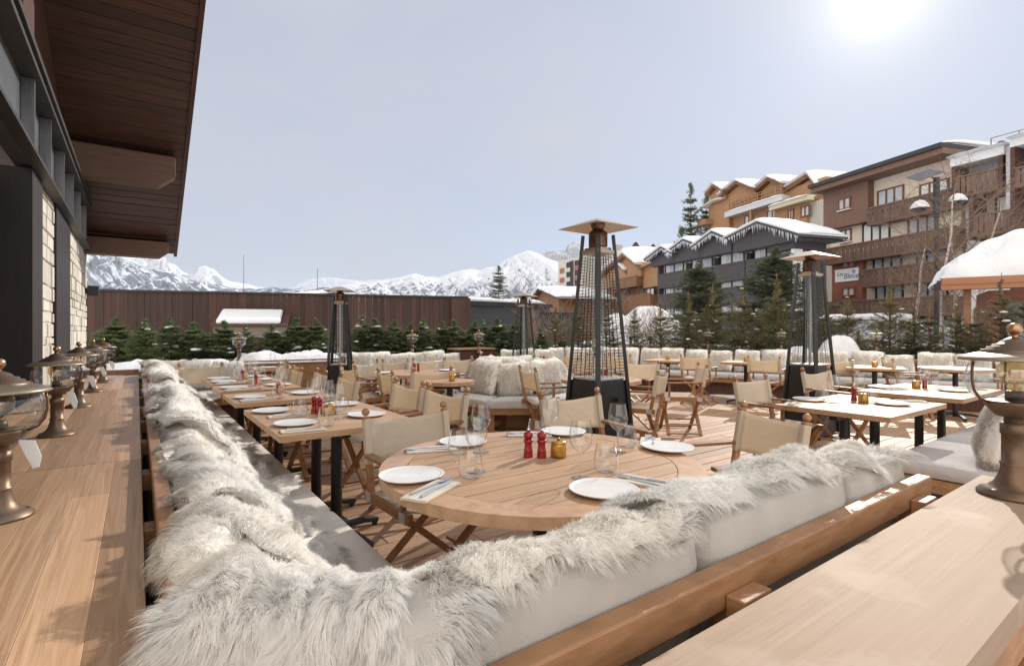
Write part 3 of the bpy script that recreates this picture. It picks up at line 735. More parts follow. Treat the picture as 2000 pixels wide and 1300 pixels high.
# ------------------------------------------------------------------ fur pillows (four shapes, reused)
def pillow_proto(seed, w_=.44, h_=.43, d_=.18, n=9000, wd=.005, L=.027, m='furc', name='fur_pillow'):
    rs = np.random.RandomState(seed)
    u = rs.uniform(0, 2 * PI, n); vv = np.arccos(rs.uniform(-1, 1, n))
    def surf(u, v):
        # superellipsoid standing upright: x width, z height, y thickness
        sx, sy, sz = np.sin(v) * np.cos(u), np.sin(v) * np.sin(u), np.cos(v)
        e = .30
        X = np.sign(sx) * np.abs(sx) ** e; Z = np.sign(sz) * np.abs(sz) ** e; Y = np.sign(sy) * np.abs(sy) ** .75
        k = 1 - .16 * np.abs(Y) ** 2
        bul = (1 - .75 * np.maximum(np.abs(X), np.abs(Z)) ** 3)
        dmp = 1 + .06 * fbm(X * .5, Z * .5, 2, seed)
        return np.stack([X * w_ / 2 * dmp, Y * d_ / 2 * bul, (Z * dmp) * h_ / 2 + h_ / 2], -1)
    Uu, Vv = np.meshgrid(np.linspace(0, 2 * PI, 37), np.linspace(.02, PI - .02, 19), indexing='ij')
    V0 = surf(Uu.ravel(), Vv.ravel()); i, j = np.meshgrid(np.arange(36), np.arange(18), indexing='ij'); a0 = (i * 19 + j).ravel()
    root = np_mesh(name, V0, np.stack([a0, a0 + 19, a0 + 20, a0 + 1], -1)[:, ::-1], W['hide'], None, True)
    # strand roots spread evenly over the faces
    X = rs.uniform(-1, 1, n * 2); Z = rs.uniform(-1, 1, n * 2); sg = rs.choice([-1, 1], n * 2)
    mx_ = np.maximum(np.abs(X), np.abs(Z)); th = d_ / 2 * (1 - .75 * mx_ ** 3) * (1 - mx_ ** 6) ** .5
    Pp = np.stack([X * w_ / 2 * .98, sg * th, Z * h_ / 2 * .98 + h_ / 2], -1)
    Nn = np.stack([X ** 5 * .9, sg * (1.02 - mx_ ** 4), Z ** 5 * .9], -1)
    C = np.stack([X + rs.normal(0, .2, n * 2), 0 * X, Z * .5 - .5], -1); C /= np.linalg.norm(C, axis=1, keepdims=True) + 1e-6
    V, Fq, Ns = strands(Pp, Nn, C, L, wd, seed, 2, up=.8, comb=.5, grav=.3, cell=.035)
    np_mesh('wool', V, Fq, W[m], root, True, Ns)
    tag(root, 'fur pillow', 'pillow')
    return Proto(root)
PIL = [pillow_proto(301, m='furc'), pillow_proto(302, .44, .43, .19, m='fur'), pillow_proto(303, .40, .40, .18, m='furc')]
pil_i = [0]
def pillow(x, y, z, rz, label, group=None, tilt=-.22, sc_=1.0):
    "rz: direction the pillow faces is local -Y"
    p = PIL[pil_i[0] % len(PIL)]; pil_i[0] += 1
    return p.put((x, y, z), 0, label, group, sc_, rot=(tilt, R.uniform(-.07, .07), rz))
# ------------------------------------------------------------------ director's chair (local +X is the way it faces)
def make_chair(sag=.034, dip=.022, seat=.040, twist=0):
    t = empty('director_chair', (0, 0, 0), 0, 'chair', 'chair', 'director chairs of wood and cream canvas')
    wd = W['chair']; yh = .235
    for s in (-1, 1):
        for x, z1 in ((-.19, .435), (.19, .435)):
            MB().bar((x + .012 * s, -s * .27, .0), (x + .012 * s, s * .235, z1), .022, .042, (1, 0, 0)).build('leg', wd, t, bevel=.003, seg=1)
        MB().bar((-.25, s * .245, .445), (.245, s * .245, .445), .026, .05).build('seat_rail', wd, t, bevel=.003, seg=1)
        MB().tube([(-.19, s * .205, .13), (.19, s * .205, .13)], .010, 6).build('stretcher', wd, t)
        MB().tube([(-.19, s * .262, .025), (.19, s * .262, .025)], .011, 6).build('foot_rail', wd, t)
        # back post leans backwards; arm rests on the front support
        p = MB().bar((-.205, s * yh, .45), (-.275, s * yh, .84), .030, .036).build('post', wd, t, bevel=.003, seg=1)
        MB().ball((-.281, s * yh, .862), .021, 10, 8).build('finial', W['rail'], p, smooth=True)
        MB().bar((.17, s * .245, .45), (.17, s * .245, .635), .022, .026).build('arm_support', wd, t)
        MB().bar((-.225, s * .245, .648), (.245, s * .245, .642), .048, .020).build('armrest', wd, t, bevel=.005)
        for x in (-.19, .19):
            MB().box(x - .030, x + .030, s * .260 - .003, s * .260 + .003, .422, .470).build('bracket', W['plate_metal'], t)
    # sagging seat sling wrapped round the rails
    g = MB(); nx, ny = 3, 14; base = 0
    for i in range(nx + 1):
        x = -.20 + .40 * i / nx
        for j in range(ny + 1):
            y = -.245 + .49 * j / ny; g.v.append((x, y, .474 - seat * (1 - (y / .245) ** 2) ** .8))
    for i in range(nx):
        for j in range(ny): g.f.append((i * (ny + 1) + j, (i + 1) * (ny + 1) + j, (i + 1) * (ny + 1) + j + 1, i * (ny + 1) + j + 1))
    o = g.build('seat', W['canvas'], t, True); so_ = o.modifiers.new('thick', 'SOLIDIFY'); so_.thickness = .003
    # back sling: sleeve round each post, dip in the top edge, slight sag
    g = MB(); nz_, ny = 8, 20
    for i in range(nz_ + 1):
        k = i / nz_; z = .60 + .225 * k
        for j in range(ny + 1):
            y = -yh + 2 * yh * j / ny; q = 1 - (y / yh) ** 2
            x = -.205 - .07 * (z - .45) / .39 - sag * q ** .8 + twist * math.sin(y * 14 + z * 9) * q
            zz = z - (dip * q if k > .5 else -.0 * q) * (k - .5) * 2
            zz += .008 * q * (1 - k)
            g.v.append((x + .02 * (1 - q) ** 4, y, zz))
    for i in range(nz_):
        for j in range(ny): g.f.append((i * (ny + 1) + j, (i + 1) * (ny + 1) + j, (i + 1) * (ny + 1) + j + 1, i * (ny + 1) + j + 1))
    bk = g.build('backrest', W['canvas'], t, True); so_ = bk.modifiers.new('thick', 'SOLIDIFY'); so_.thickness = .003
    for s in (-1, 1):
        m = MB(); pr = []
        for i in range(2):
            z = (.598, .828)[i]; x = -.205 - .07 * (z - .45) / .39
            pr.append(Vector((x, s * yh, z)))
        m.bar(pr[0], pr[1], .040, .046); m.build('sleeve', W['canvas2'], bk, bevel=.010, seg=2)
    return t
W['plate_metal'] = mat('zinc_plate', (.55, .55, .54), (.66, .66, .65), .4, metal=.5, scale=20)
W['canvas2'] = cloth('canvas_sleeve', (.66, .56, .43), (.69, .60, .47), .2, (.66, .50, .33), weave=500)
CHP = [Proto(make_chair()), Proto(make_chair(.045, .034, .05, .004)), Proto(make_chair(.026, .014, .034, -.005)), Proto(make_chair(.05, .026, .055, .007))]
def face(dx, dy): return math.atan2(dy, dx)
CH = [  # x, y, facing (dx, dy), what it stands by
    (1.22, 2.40, (.05, -1), 'director chair seen from behind at the far left of the large round slatted table'),
    (2.42, 2.44, (-.12, -1), 'director chair with dipping canvas back behind the large round slatted table, beneath the tallest heater'),
    (2.50, 1.56, (-.90, .42), 'director chair at the right end of the large round table, shadow on its canvas'),
    (1.58, 4.06, (-1, -.08), 'director chair at the far end of the nearest oblong table'),
    (1.61, 3.42, (-1, -.15), 'director chair in the middle of the nearest oblong table'),
    (1.36, 4.93, (-1, 0), 'director chair at the second square table of the left row'),
    (1.32, 5.75, (-1, .05), 'director chair at the third square table of the left row'),
    (1.22, 6.36, (-1, .05), 'director chair at the fourth square table of the left row, nearer of a pair'),
    (1.20, 6.95, (-1, 0), 'director chair at the fourth square table of the left row, farther of a pair'),
    (1.40, 7.70, (-1, .2), 'director chair at the farthest table of the left row'),
    (.62, 7.45, (-.1, -1), 'director chair standing right by the far end of the left bench, facing the terrace'),
    (2.38, 6.40, (1, .08), 'director chair in profile beside the smallest heater, facing the medium round table'),
    (2.74, 5.62, (.02, 1), 'director chair with wide back in front of the medium round table'),
    (2.42, 5.28, (1, -.1), 'director chair with folded slack canvas beside the small round table with a brass pot'),
    (2.72, 6.95, (.15, -1), 'director chair behind the medium round table, its back to the far fur bench'),
    (3.10, 7.62, (0, 1), 'director chair turned to the far fur bench, left of the dark far table'),
    (3.54, 6.98, (-.35, -.9), 'director chair beyond the medium round table on its far side'),
    (3.70, 6.34, (-1, .1), 'director chair on the island side of the medium round table'),
    (4.15, 7.50, (.05, 1), 'director chair turned towards the dark far table'),
    (4.75, 7.85, (-1, .2), 'director chair at the end of the dark far table beside the planter box'),
    (5.10, 7.62, (.1, 1), 'director chair in front of the red-brown planter box'),
    (3.93, 4.72, (1, -.22), 'director chair with narrow tilted back between the round sofa and the tallest heater'),
    (4.46, 3.86, (-.45, .9), 'director chair half hidden behind the tallest heater'),
    (5.45, 4.75, (-.9, -.42), 'director chair behind the tallest heater on the sofa side'),
    (5.62, 4.16, (-.75, .66), 'director chair in profile alone on open deck, legs casting long shadows'),
    (5.70, 6.30, (-.3, 1), 'director chair beyond the round sofa, near the slim far heater'),
    (6.60, 7.55, (-.2, 1), 'director chair in front of the far back bench, right of the slim far heater'),
    (7.05, 7.25, (.2, 1), 'director chair by the back corner bench, just left of the tallest heater'),
    (7.15, 6.50, (.93, .36), 'director chair facing the right fur bench, farthest of its row'),
    (8.06, 5.56, (.93, .30), 'director chair facing the right fur bench, between the two tables with brass pots'),
    (8.55, 4.60, (.93, .30), 'director chair facing the right fur bench, left of the wide black heater'),
    (9.02, 3.75, (.93, .36), 'director chair facing the right fur bench, just right of the wide black heater'),
    (9.35, 2.86, (.55, -.8), 'director chair turned to the pale corner table, below a fur pillow'),
    (9.52, 1.72, (-.1, 1), 'director chair behind the big lantern, at the pale corner table'),
    (4.60, 2.36, (-.06, -1), 'director chair behind the nearer right-hand table, facing the near side'),
    (6.20, 2.52, (-.12, -1), 'director chair behind the farther right-hand table, below the wide black heater'),
]
for k, (x, y, f, lab) in enumerate(CH): CHP[(k * 3 + k // 4) % 4].put((x, y, 0), face(*f) + R.uniform(-.05, .05), lab)

# ------------------------------------------------------------------ tables
def table_base(t, x, y, h=.70, arms=4, rot=.4, parent=None):
    MB().tube([(x, y, .03), (x, y, h)], .034, 14).build('post', W['black'], t, smooth='auto')
    m = MB(); m.box(x - .19, x + .19, y - .025, y + .025, h - .03, h); m.box(x - .025, x + .025, y - .19, y - .026, h - .03, h); m.box(x - .025, x + .025, y + .026, y + .19, h - .03, h)
    m.build('top_bracket', W['black'], t)
    for k in range(4):
        a = rot + k * PI / 2; d = Vector((math.cos(a), math.sin(a), 0)); c = Vector((x, y, 0))
        m = MB(); m.bar(c + d * .03 + Vector((0, 0, .075)), c + d * .20 + Vector((0, 0, .062)), .045, .035); m.bar(c + d * .20 + Vector((0, 0, .062)), c + d * .32 + Vector((0, 0, .035)), .045, .032)
        m.bar(c + d * .30 + Vector((0, 0, .001)), c + d * .30 + Vector((0, 0, .03)), .03, .03); m.build('foot', W['black'], t, bevel=.006)
TZ = .74
def rect_table(x0, x1, y0, y1, label, posts, seed=0, rot=.35):
    cx, cy = (x0 + x1) / 2, (y0 + y1) / 2
    t = empty('dining_table', (cx, cy, 0), 0, label, 'table', 'square and oblong dining tables')
    m = MB(); rg = random.Random(seed); fr = .085; a0, a1, b0, b1 = x0 - cx, x1 - cx, y0 - cy, y1 - cy
    staves(m, 'x', a0 + fr, a1 - fr, b0, b1, TZ - .034, TZ, .075, .12, rg, 3, 4)
    m.box(a0, a0 + fr, b0, b1, TZ - .034, TZ); m.box(a1 - fr, a1, b0, b1, TZ - .034, TZ)
    m.build('tabletop', W['teak_x'], t)
    m = MB(); m.box(a0 + .06, a1 - .06, b0 + .06, b1 - .06, TZ - .046, TZ - .036); m.build('underframe', W['rail'], t)
    for px, py in posts: table_base(t, px - cx, py - cy, .69, 4, rot)
    return t
def round_table(x, y, r, label, ring=.11, slat=.105, seed=1, rz=0, dark=False, group='round tables'):
    t = empty('round_table', (x, y, 0), rz, label, 'table', group); ri = r - ring
    m = MB(); n = 64; rg = random.Random(seed)
    v = -ri + .002
    while v < ri - .01:
        v1 = min(v + slat, ri - .002); pts = []
        for k in range(9):
            q = v + (v1 - v) * k / 8; pts.append((math.sqrt(max(ri * ri - q * q, 1e-6)) - .001, q))
        poly = pts + [(-a, b) for a, b in pts[::-1]]
        m.prism(poly, TZ - .034, TZ - rg.random() * .0006); v = v1 + (.005 if slat < .5 else 0)
    o = m.build('slats', W['teak_x'], t)
    m = MB(); seg = 6 if r > .4 else 4
    for s in range(seg):
        a0, a1 = 2 * PI * s / seg + .3, 2 * PI * (s + 1) / seg + .3; k = 14
        ang = [a0 + (a1 - a0) * i / k for i in range(k + 1)]
        poly = [(r * math.cos(a), r * math.sin(a)) for a in ang]; inn = [((ri + .0025) * math.cos(a), (ri + .0025) * math.sin(a)) for a in ang]
        vs = [(p[0], p[1], z) for z in (TZ - .04, TZ + .0002) for p in poly] + [(p[0], p[1], z) for z in (TZ - .04, TZ + .0002) for p in inn]; q = k + 1
        fs = []
        for i in range(k):
            fs += [(i, i + 1, q + i + 1, q + i), (q + i, q + i + 1, 3 * q + i + 1, 3 * q + i), (2 * q + i + 1, 2 * q + i, 3 * q + i, 3 * q + i + 1), (i + 1, i, 2 * q + i, 2 * q + i + 1)]
        fs += [(0, q, 3 * q, 2 * q), (k, 2 * q + k, 3 * q + k, q + k)]
        m.add(vs, fs)
    m.build('rim', W['teak_ring'], t)
    MB().lathe([(ri * .9, TZ - .047), (ri * .9, TZ - .036)], 40, cap0=True, cap1=True).build('underframe', W['rail'], t)
    table_base(t, 0, 0, .69, 4, .6)
    return t
W['teak_ring'] = mat('teak_ring', (.42, .235, .125), (.56, .35, .215), .4, scale=7, vec=(3, 3, 3), island=.08, bump=.04, bscale=40)
RT = (1.38, 1.715)
round_table(RT[0], RT[1], .66, 'large round slatted teak table laid for five beside the near bench')
T = {
 1: (.60, 1.40, 2.90, 4.02), 2: (.60, 1.34, 4.40, 5.10), 3: (.60, 1.30, 5.30, 5.92), 4: (.60, 1.28, 6.06, 6.98), 5: (.66, 1.30, 7.62, 8.2)}
rect_table(*T[1], 'nearest oblong table along the left bench, laid for four', [(1.0, 3.25), (1.0, 3.95 - .25)], 1)
rect_table(*T[2], 'second square table along the left bench, one pot on it', [(.98, 4.78)], 2)
rect_table(*T[3], 'third square table along the left bench, laid for two', [(.95, 5.6)], 3)
rect_table(*T[4], 'fourth table along the left bench, crowded with glasses', [(.94, 6.5)], 4)
rect_table(1.35, 1.95, 8.05, 8.65, 'small table by the wooden planter, beyond the left row of tables', [(1.65, 8.35)], 5)
rect_table(3.86, 4.94, 1.28, 2.02, 'nearer right-hand table with sunlit top by the grey bench', [(4.15, 1.66), (4.68, 1.66)], 6)
rect_table(5.34, 6.52, 1.28, 2.04, 'farther right-hand table behind the big lantern', [(5.65, 1.66), (6.25, 1.66)], 7)
round_table(2.79, 5.06, .27, 'small round table with a single brass pot beside the round sofa', .06, .09, 3)
round_table(2.98, 6.30, .50, 'medium round table with two red mills in the middle of the terrace', .09, .1, 4)
round_table(4.27, 4.22, .45, 'round table half hidden behind the tallest heater', .09, .1, 5)
rect_table(4.05, 4.75, 7.9, 8.45, 'dark far table in front of the far fur bench', [(4.4, 8.15)], 8)
rect_table(5.35, 6.0, 6.75, 7.4, 'table behind the round sofa with two red mills on it', [(5.7, 7.1)], 9)
def tilt_table(x, y, lab, seed, rz=-1.2, a=.36, b=.36):
    t = rect_table(-a, a, -b, b, lab, [(0, 0)], seed); t.location = (x, y, 0); t.rotation_euler = (0, 0, rz); return t
tilt_table(8.09, 6.25, 'square table with a brass pot, farthest along the right fur bench', 10)
tilt_table(8.70, 5.06, 'square table with a brass pot, second along the right fur bench', 11)
tilt_table(9.15, 3.95, 'square table mostly hidden behind the wide black heater', 12)
tilt_table(9.02, 3.20, 'square table with a brass pot, right of the wide black heater', 13)
round_table(9.72, 2.42, .44, 'pale round corner table in front of the right fur bench', .09, .1, 6)

# ------------------------------------------------------------------ tableware
def lathe_obj(name, prof, m, n=28, mod=None, parent=None, cap0=True, cap1=False):
    return MB().lathe(prof, n, cap0=cap0, cap1=cap1, mod=mod).build(name, m, parent, smooth=True)
# plate: slightly irregular oval stoneware with fine concentric ridges
pp = [(.0, .009), (.03, .009)]
for k in range(12):
    r0 = .034 + k * .0062; pp += [(r0, .0092 + .00025 * k), (r0 + .0031, .0104 + .0003 * k)]
pp += [(.112, .0150), (.117, .0172), (.1185, .0165), (.114, .0115), (.09, .004), (.07, .0)]
plate = lathe_obj('plate', [(max(a, .0005), b) for a, b in pp], W['plate'], 48, mod=lambda t, i, z: 1 + .025 * math.cos(2 * t + .4) + .02 * math.cos(3 * t)); tag(plate, 'plate', 'plate'); PLATE = Proto(plate)
wg = [(.036, .001), (.0365, .0018), (.02, .004), (.006, .009), (.0042, .02), (.0036, .06), (.0042, .088), (.010, .097), (.026, .108), (.039, .126), (.0445, .146), (.043, .17), (.038, .195), (.034, .218)]
wgo = lathe_obj('wine_glass', wg, W['glass'], 26); tag(wgo, 'wine glass', 'glass'); WG = Proto(wgo)
tg = [(.001, .004), (.022, .0035), (.034, .004), (.040, .010), (.0455, .028), (.0465, .045), (.043, .072), (.037, .098), (.0345, .110)]
tgo = lathe_obj('tumbler', tg, W['glass'], 60, mod=lambda t, i, z: 1 + .018 * math.cos(20 * t)); tag(tgo, 'tumbler', 'glass'); TG = Proto(tgo)
nm = MB(); nm.box(-.05, .05, -.115, .115, 0, .0045); nm.box(-.0485, .05, -.114, .1145, .0047, .0085)
nap = nm.build('napkin', W['napkin'], bevel=.002); tag(nap, 'napkin', 'napkin'); NAP = Proto(nap)
def knife():
    t = empty('knife', label='knife', cat='knife')
    m = MB(); m.prism([(-.006, -.10), (.006, -.10), (.0055, .0), (-.0055, 0)], 0, .006); m.build('handle', W['chrome'], t, bevel=.002)
    m = MB(); m.prism([(-.005, .0), (.0065, .0), (.010, .04), (.009, .085), (.003, .108), (-.004, .112)], .001, .0032); m.build('blade', W['chrome'], t); return t
KN = Proto(knife())
def fork():
    t = empty('fork', label='fork', cat='fork')
    m = MB(); m.prism([(-.0055, -.11), (.0055, -.11), (.003, .0), (.0025, .035), (-.0025, .035), (-.003, 0)], .001, .0045); m.build('handle', W['chrome'], t, bevel=.001)
    m = MB(); m.prism([(-.0025, .034), (.0025, .034), (.011, .052), (.0115, .062), (-.0115, .062), (-.011, .052)], .003, .005)
    for k in range(4):
        x = -.0098 + k * .0065; m.bar((x, .0615, .004), (x * .95, .10, .009), .0033, .0022)
    m.build('tines', W['chrome'], t); return t
FK = Proto(fork())
def mill():
    t = empty('pepper_mill', label='mill', cat='pepper mill')
    lathe_obj('body', [(.021, 0), (.0215, .004), (.020, .008), (.021, .014), (.0185, .02), (.0205, .024), (.019, .03), (.0165, .045), (.0155, .055), (.017, .062), (.0205, .066), (.0215, .072), (.0195, .077), (.013, .079)], W['red'], 24, parent=t)
    lathe_obj('head', [(.010, .079), (.0165, .081), (.0195, .088), (.0205, .096), (.018, .105), (.011, .110), (.006, .1105)], W['red'], 24, parent=t)
    lathe_obj('knob', [(.003, .1105), (.0035, .114), (.0065, .117), (.0068, .121), (.004, .1235), (.0005, .124)], W['chrome'], 16, parent=t); return t
ML = Proto(mill())
def pot():
    t = empty('brass_pot', label='pot', cat='pot')
    md = lambda t_, i, z: 1 + .012 * math.cos(18 * t_)
    lathe_obj('body', [(.030, 0), (.034, .003), (.0355, .012), (.0335, .05), (.032, .056), (.031, .058)], W['brass'], 72, mod=md, parent=t)
    lathe_obj('lid', [(.0305, .0585), (.033, .059), (.0335, .063), (.032, .068), (.02, .071), (.008, .072)], W['brass'], 36, parent=t)
    lathe_obj('knob', [(.003, .072), (.003, .076), (.0055, .078), (.006, .081), (.004, .084), (.0005, .085)], W['brass'], 14, parent=t); return t
PT = Proto(pot())
def setting(x, y, f, where, wine=True, tum=True, cut=True, plate_=True, jig=0, side=1):
    "one place laid at (x, y); f: direction from the diner towards the table centre"
    d = Vector((f[0], f[1])).normalized(); s = Vector((d.y, -d.x)) * side; a = math.atan2(d.y, d.x) - PI / 2
    P_ = lambda du, ds: (x + d.x * du + s.x * ds, y + d.y * du + s.y * ds, TZ + .0005)
    if plate_: PLATE.put(P_(0, 0), a + R.uniform(-.5, .5), 'white ridged plate ' + where, 'white plates on the tables')
    if cut:
        p = P_(.01, .185); NAP.put(p, a + .05 * side, 'folded cream napkin under cutlery ' + where, 'folded napkins')
        p = P_(.02, .168); KN.put((p[0], p[1], TZ + .0098), a + .03, 'steel table knife on the napkin ' + where, 'knives on napkins')
        p = P_(.03, .198); FK.put((p[0], p[1], TZ + .0098), a - .12 * side, 'steel fork on the napkin ' + where, 'forks on napkins')
    if wine: WG.put(P_(.21, .10 + jig), 0, 'stemmed wine glass ' + where, 'wine glasses')
    if tum: TG.put(P_(.165, .205 + jig), R.random(), 'stemless fluted tumbler ' + where, 'tumblers')
def pots(x, y, ang, where, n=2, brass=True):
    c, s = math.cos(ang), math.sin(ang)
    for k in range(n):
        ML.put((x - c * .055 * k - s * .02 * k, y - s * .055 * k + c * .02 * k, TZ + .0005), 0, ('red pepper mill next to the brass pot ' if k == 0 else 'red mill, outer of the pair, ') + where if n > 1 else 'single red mill ' + where, 'red mills')
    if brass: PT.put((x + c * .075, y + s * .075, TZ + .0005), 0, 'small faceted brass pot ' + where, 'brass pots')
RP = 'on the large round table, '
def pz(u, v): return on_z(u, v, TZ)
def px_set(tab, pl, f, where, nap=None, na=0, wine=None, tum=None):
    "place pieces where they lie on the table (positions read in the photo, on the tabletop plane)"
    ff = math.atan2(f[1], f[0]) - PI / 2
    if pl: PLATE.put((*pz(*pl), TZ + .0005), R.uniform(0, 6), 'white ridged plate ' + tab + where, 'white plates on the tables')
    if nap:
        x, y = pz(*nap); NAP.put((x, y, TZ + .0005), na, 'folded cream napkin under cutlery ' + tab + where, 'folded napkins')
        c, s = math.cos(na), math.sin(na)
        KN.put((x + c * .014 - s * .01, y + s * .014 + c * .01, TZ + .0098), na + .02, 'steel knife lying on the napkin ' + tab + where, 'knives on napkins')
        FK.put((x - c * .018 - s * .03, y - s * .018 + c * .03, TZ + .0098), na - .14, 'steel fork lying on the napkin ' + tab + where, 'forks on napkins')
    if wine: WG.put((*pz(*wine), TZ + .0005), 0, 'stemmed wine glass ' + tab + where, 'wine glasses')
    if tum: TG.put((*pz(*tum), TZ + .0005), R.random(), 'stemless fluted tumbler ' + tab + where, 'tumblers')
px_set(RP, (803, 933), (1, .2), 'left side', (843, 960), -1.02, (930, 921), (919, 932))
px_set(RP, (1179, 961), (0, 1), 'near-bench side', (1266, 944), .32, (1135, 933), (1183, 922))
px_set(RP, (1304, 877), (-1, 0), 'right end', (1270, 866), -.9, (1207, 882), (1224, 873))
px_set(RP, (1101, 846), (0, -1), 'far side', (1035, 850), .9, (1074, 862), (1048, 862))
px_set(RP, (905, 866), (.5, -1), 'far left', (842, 879), 1.25, (939, 883), (896, 886))
x, y = pz(1058, 893); pots(x, y, -.45, 'on the large round table')
T1 = 'on the nearest oblong table, '
px_set(T1, (530, 804), (1, 0), 'bench side far place', (562, 813), -.1 - PI / 2, (612, 800), (586, 812))
px_set(T1, (577, 829), (1, 0), 'bench side near place', (592, 841), -.1 - PI / 2, (660, 818), (637, 832))
px_set(T1, (716, 812), (-1, 0), 'chair side near place', (690, 805), 1.4, (640, 806), (668, 806))
px_set(T1, (668, 791), (-1, 0), 'chair side far place', None, 0, (619, 794), (640, 795))
x, y = pz(624, 809); pots(x, y, -.9, 'on the nearest oblong table')
def two(tab, x0, x1, y, wine=True):
    setting(x0 + .15, y, (1, 0), tab + 'bench side', jig=.02, wine=wine); setting(x1 - .15, y + .03, (-1, 0), tab + 'chair side', side=1, jig=.02, wine=wine)
two('on the second square table, ', .60, 1.34, 4.70); pots(.98, 4.78, 1.2, 'on the second square table', 1)
two('on the third square table, ', .60, 1.30, 5.56); pots(.96, 5.70, 1.2, 'on the third square table', 1)
two('on the fourth table, near places, ', .60, 1.28, 6.26); two('on the fourth table, far places, ', .60, 1.28, 6.74); pots(.95, 6.45, 1.2, 'on the fourth table', 1)
setting(1.55, 8.25, (0, 1), 'on the small table by the wooden planter')
A = 'on the nearer right-hand table, '
px_set(A, (1580, 782), (-.2, -1), 'left place', (1548, 790), 1.9, (1628, 787), (1606, 785))
px_set(A, (1742, 790), (0, 1), 'right place', (1775, 784), .5, (1677, 787), (1700, 788))
x, y = pz(1686, 786); PT.put((x, y, TZ + .0005), 0, 'small faceted brass pot on the nearer right-hand table', 'brass pots'); ML.put((x + .07, y + .09, TZ + .0005), 0, 'glossy red mill behind the brass pot on the nearer right-hand table', 'red mills')
A = 'on the farther right-hand table, '
px_set(A, (1722, 757), (0, -1), 'left place', (1745, 760), 1.2, (1767, 762), (1750, 762))
px_set(A, (1862, 764), (0, 1), 'right place', (1895, 760), .4, (1806, 763), (1825, 761))
x, y = pz(1806, 758); pots(x, y, 2.4, 'on the farther right-hand table', 1)
A = 'on the medium round table, '
px_set(A, (750, 729), (1, 0), 'left place', None, 0, (795, 724)); px_set(A, (874, 724), (-1, 0), 'right place', None, 0, (826, 722), (853, 725))
x, y = pz(817, 725); pots(x, y, .3, 'on the medium round table', 2, False)
PT.put((*pz(883, 744), TZ + .0005), 0, 'small faceted brass pot alone on the small round table', 'brass pots')
x, y = 4.27, 4.15; pots(x, y, .2, 'on the round table behind the tallest heater', 2); setting(4.05, 4.02, (.4, 1), 'on the round table behind the tallest heater', cut=False)
setting(4.30, 8.1, (0, 1), 'on the dark far table', cut=False)
pots(5.7, 7.0, -.5, 'on the table behind the round sofa', 2); setting(5.52, 6.95, (0, 1), 'on the table behind the round sofa', cut=False)
for (x, y), wh in (((8.09, 6.25), 'on the square table farthest along the right fur bench'), ((8.70, 5.06), 'on the second square table along the right fur bench'), ((9.02, 3.20), 'on the square table right of the wide black heater')):
    PT.put((x, y, TZ + .0005), 0, 'small faceted brass pot ' + wh, 'brass pots', scale=1.15)

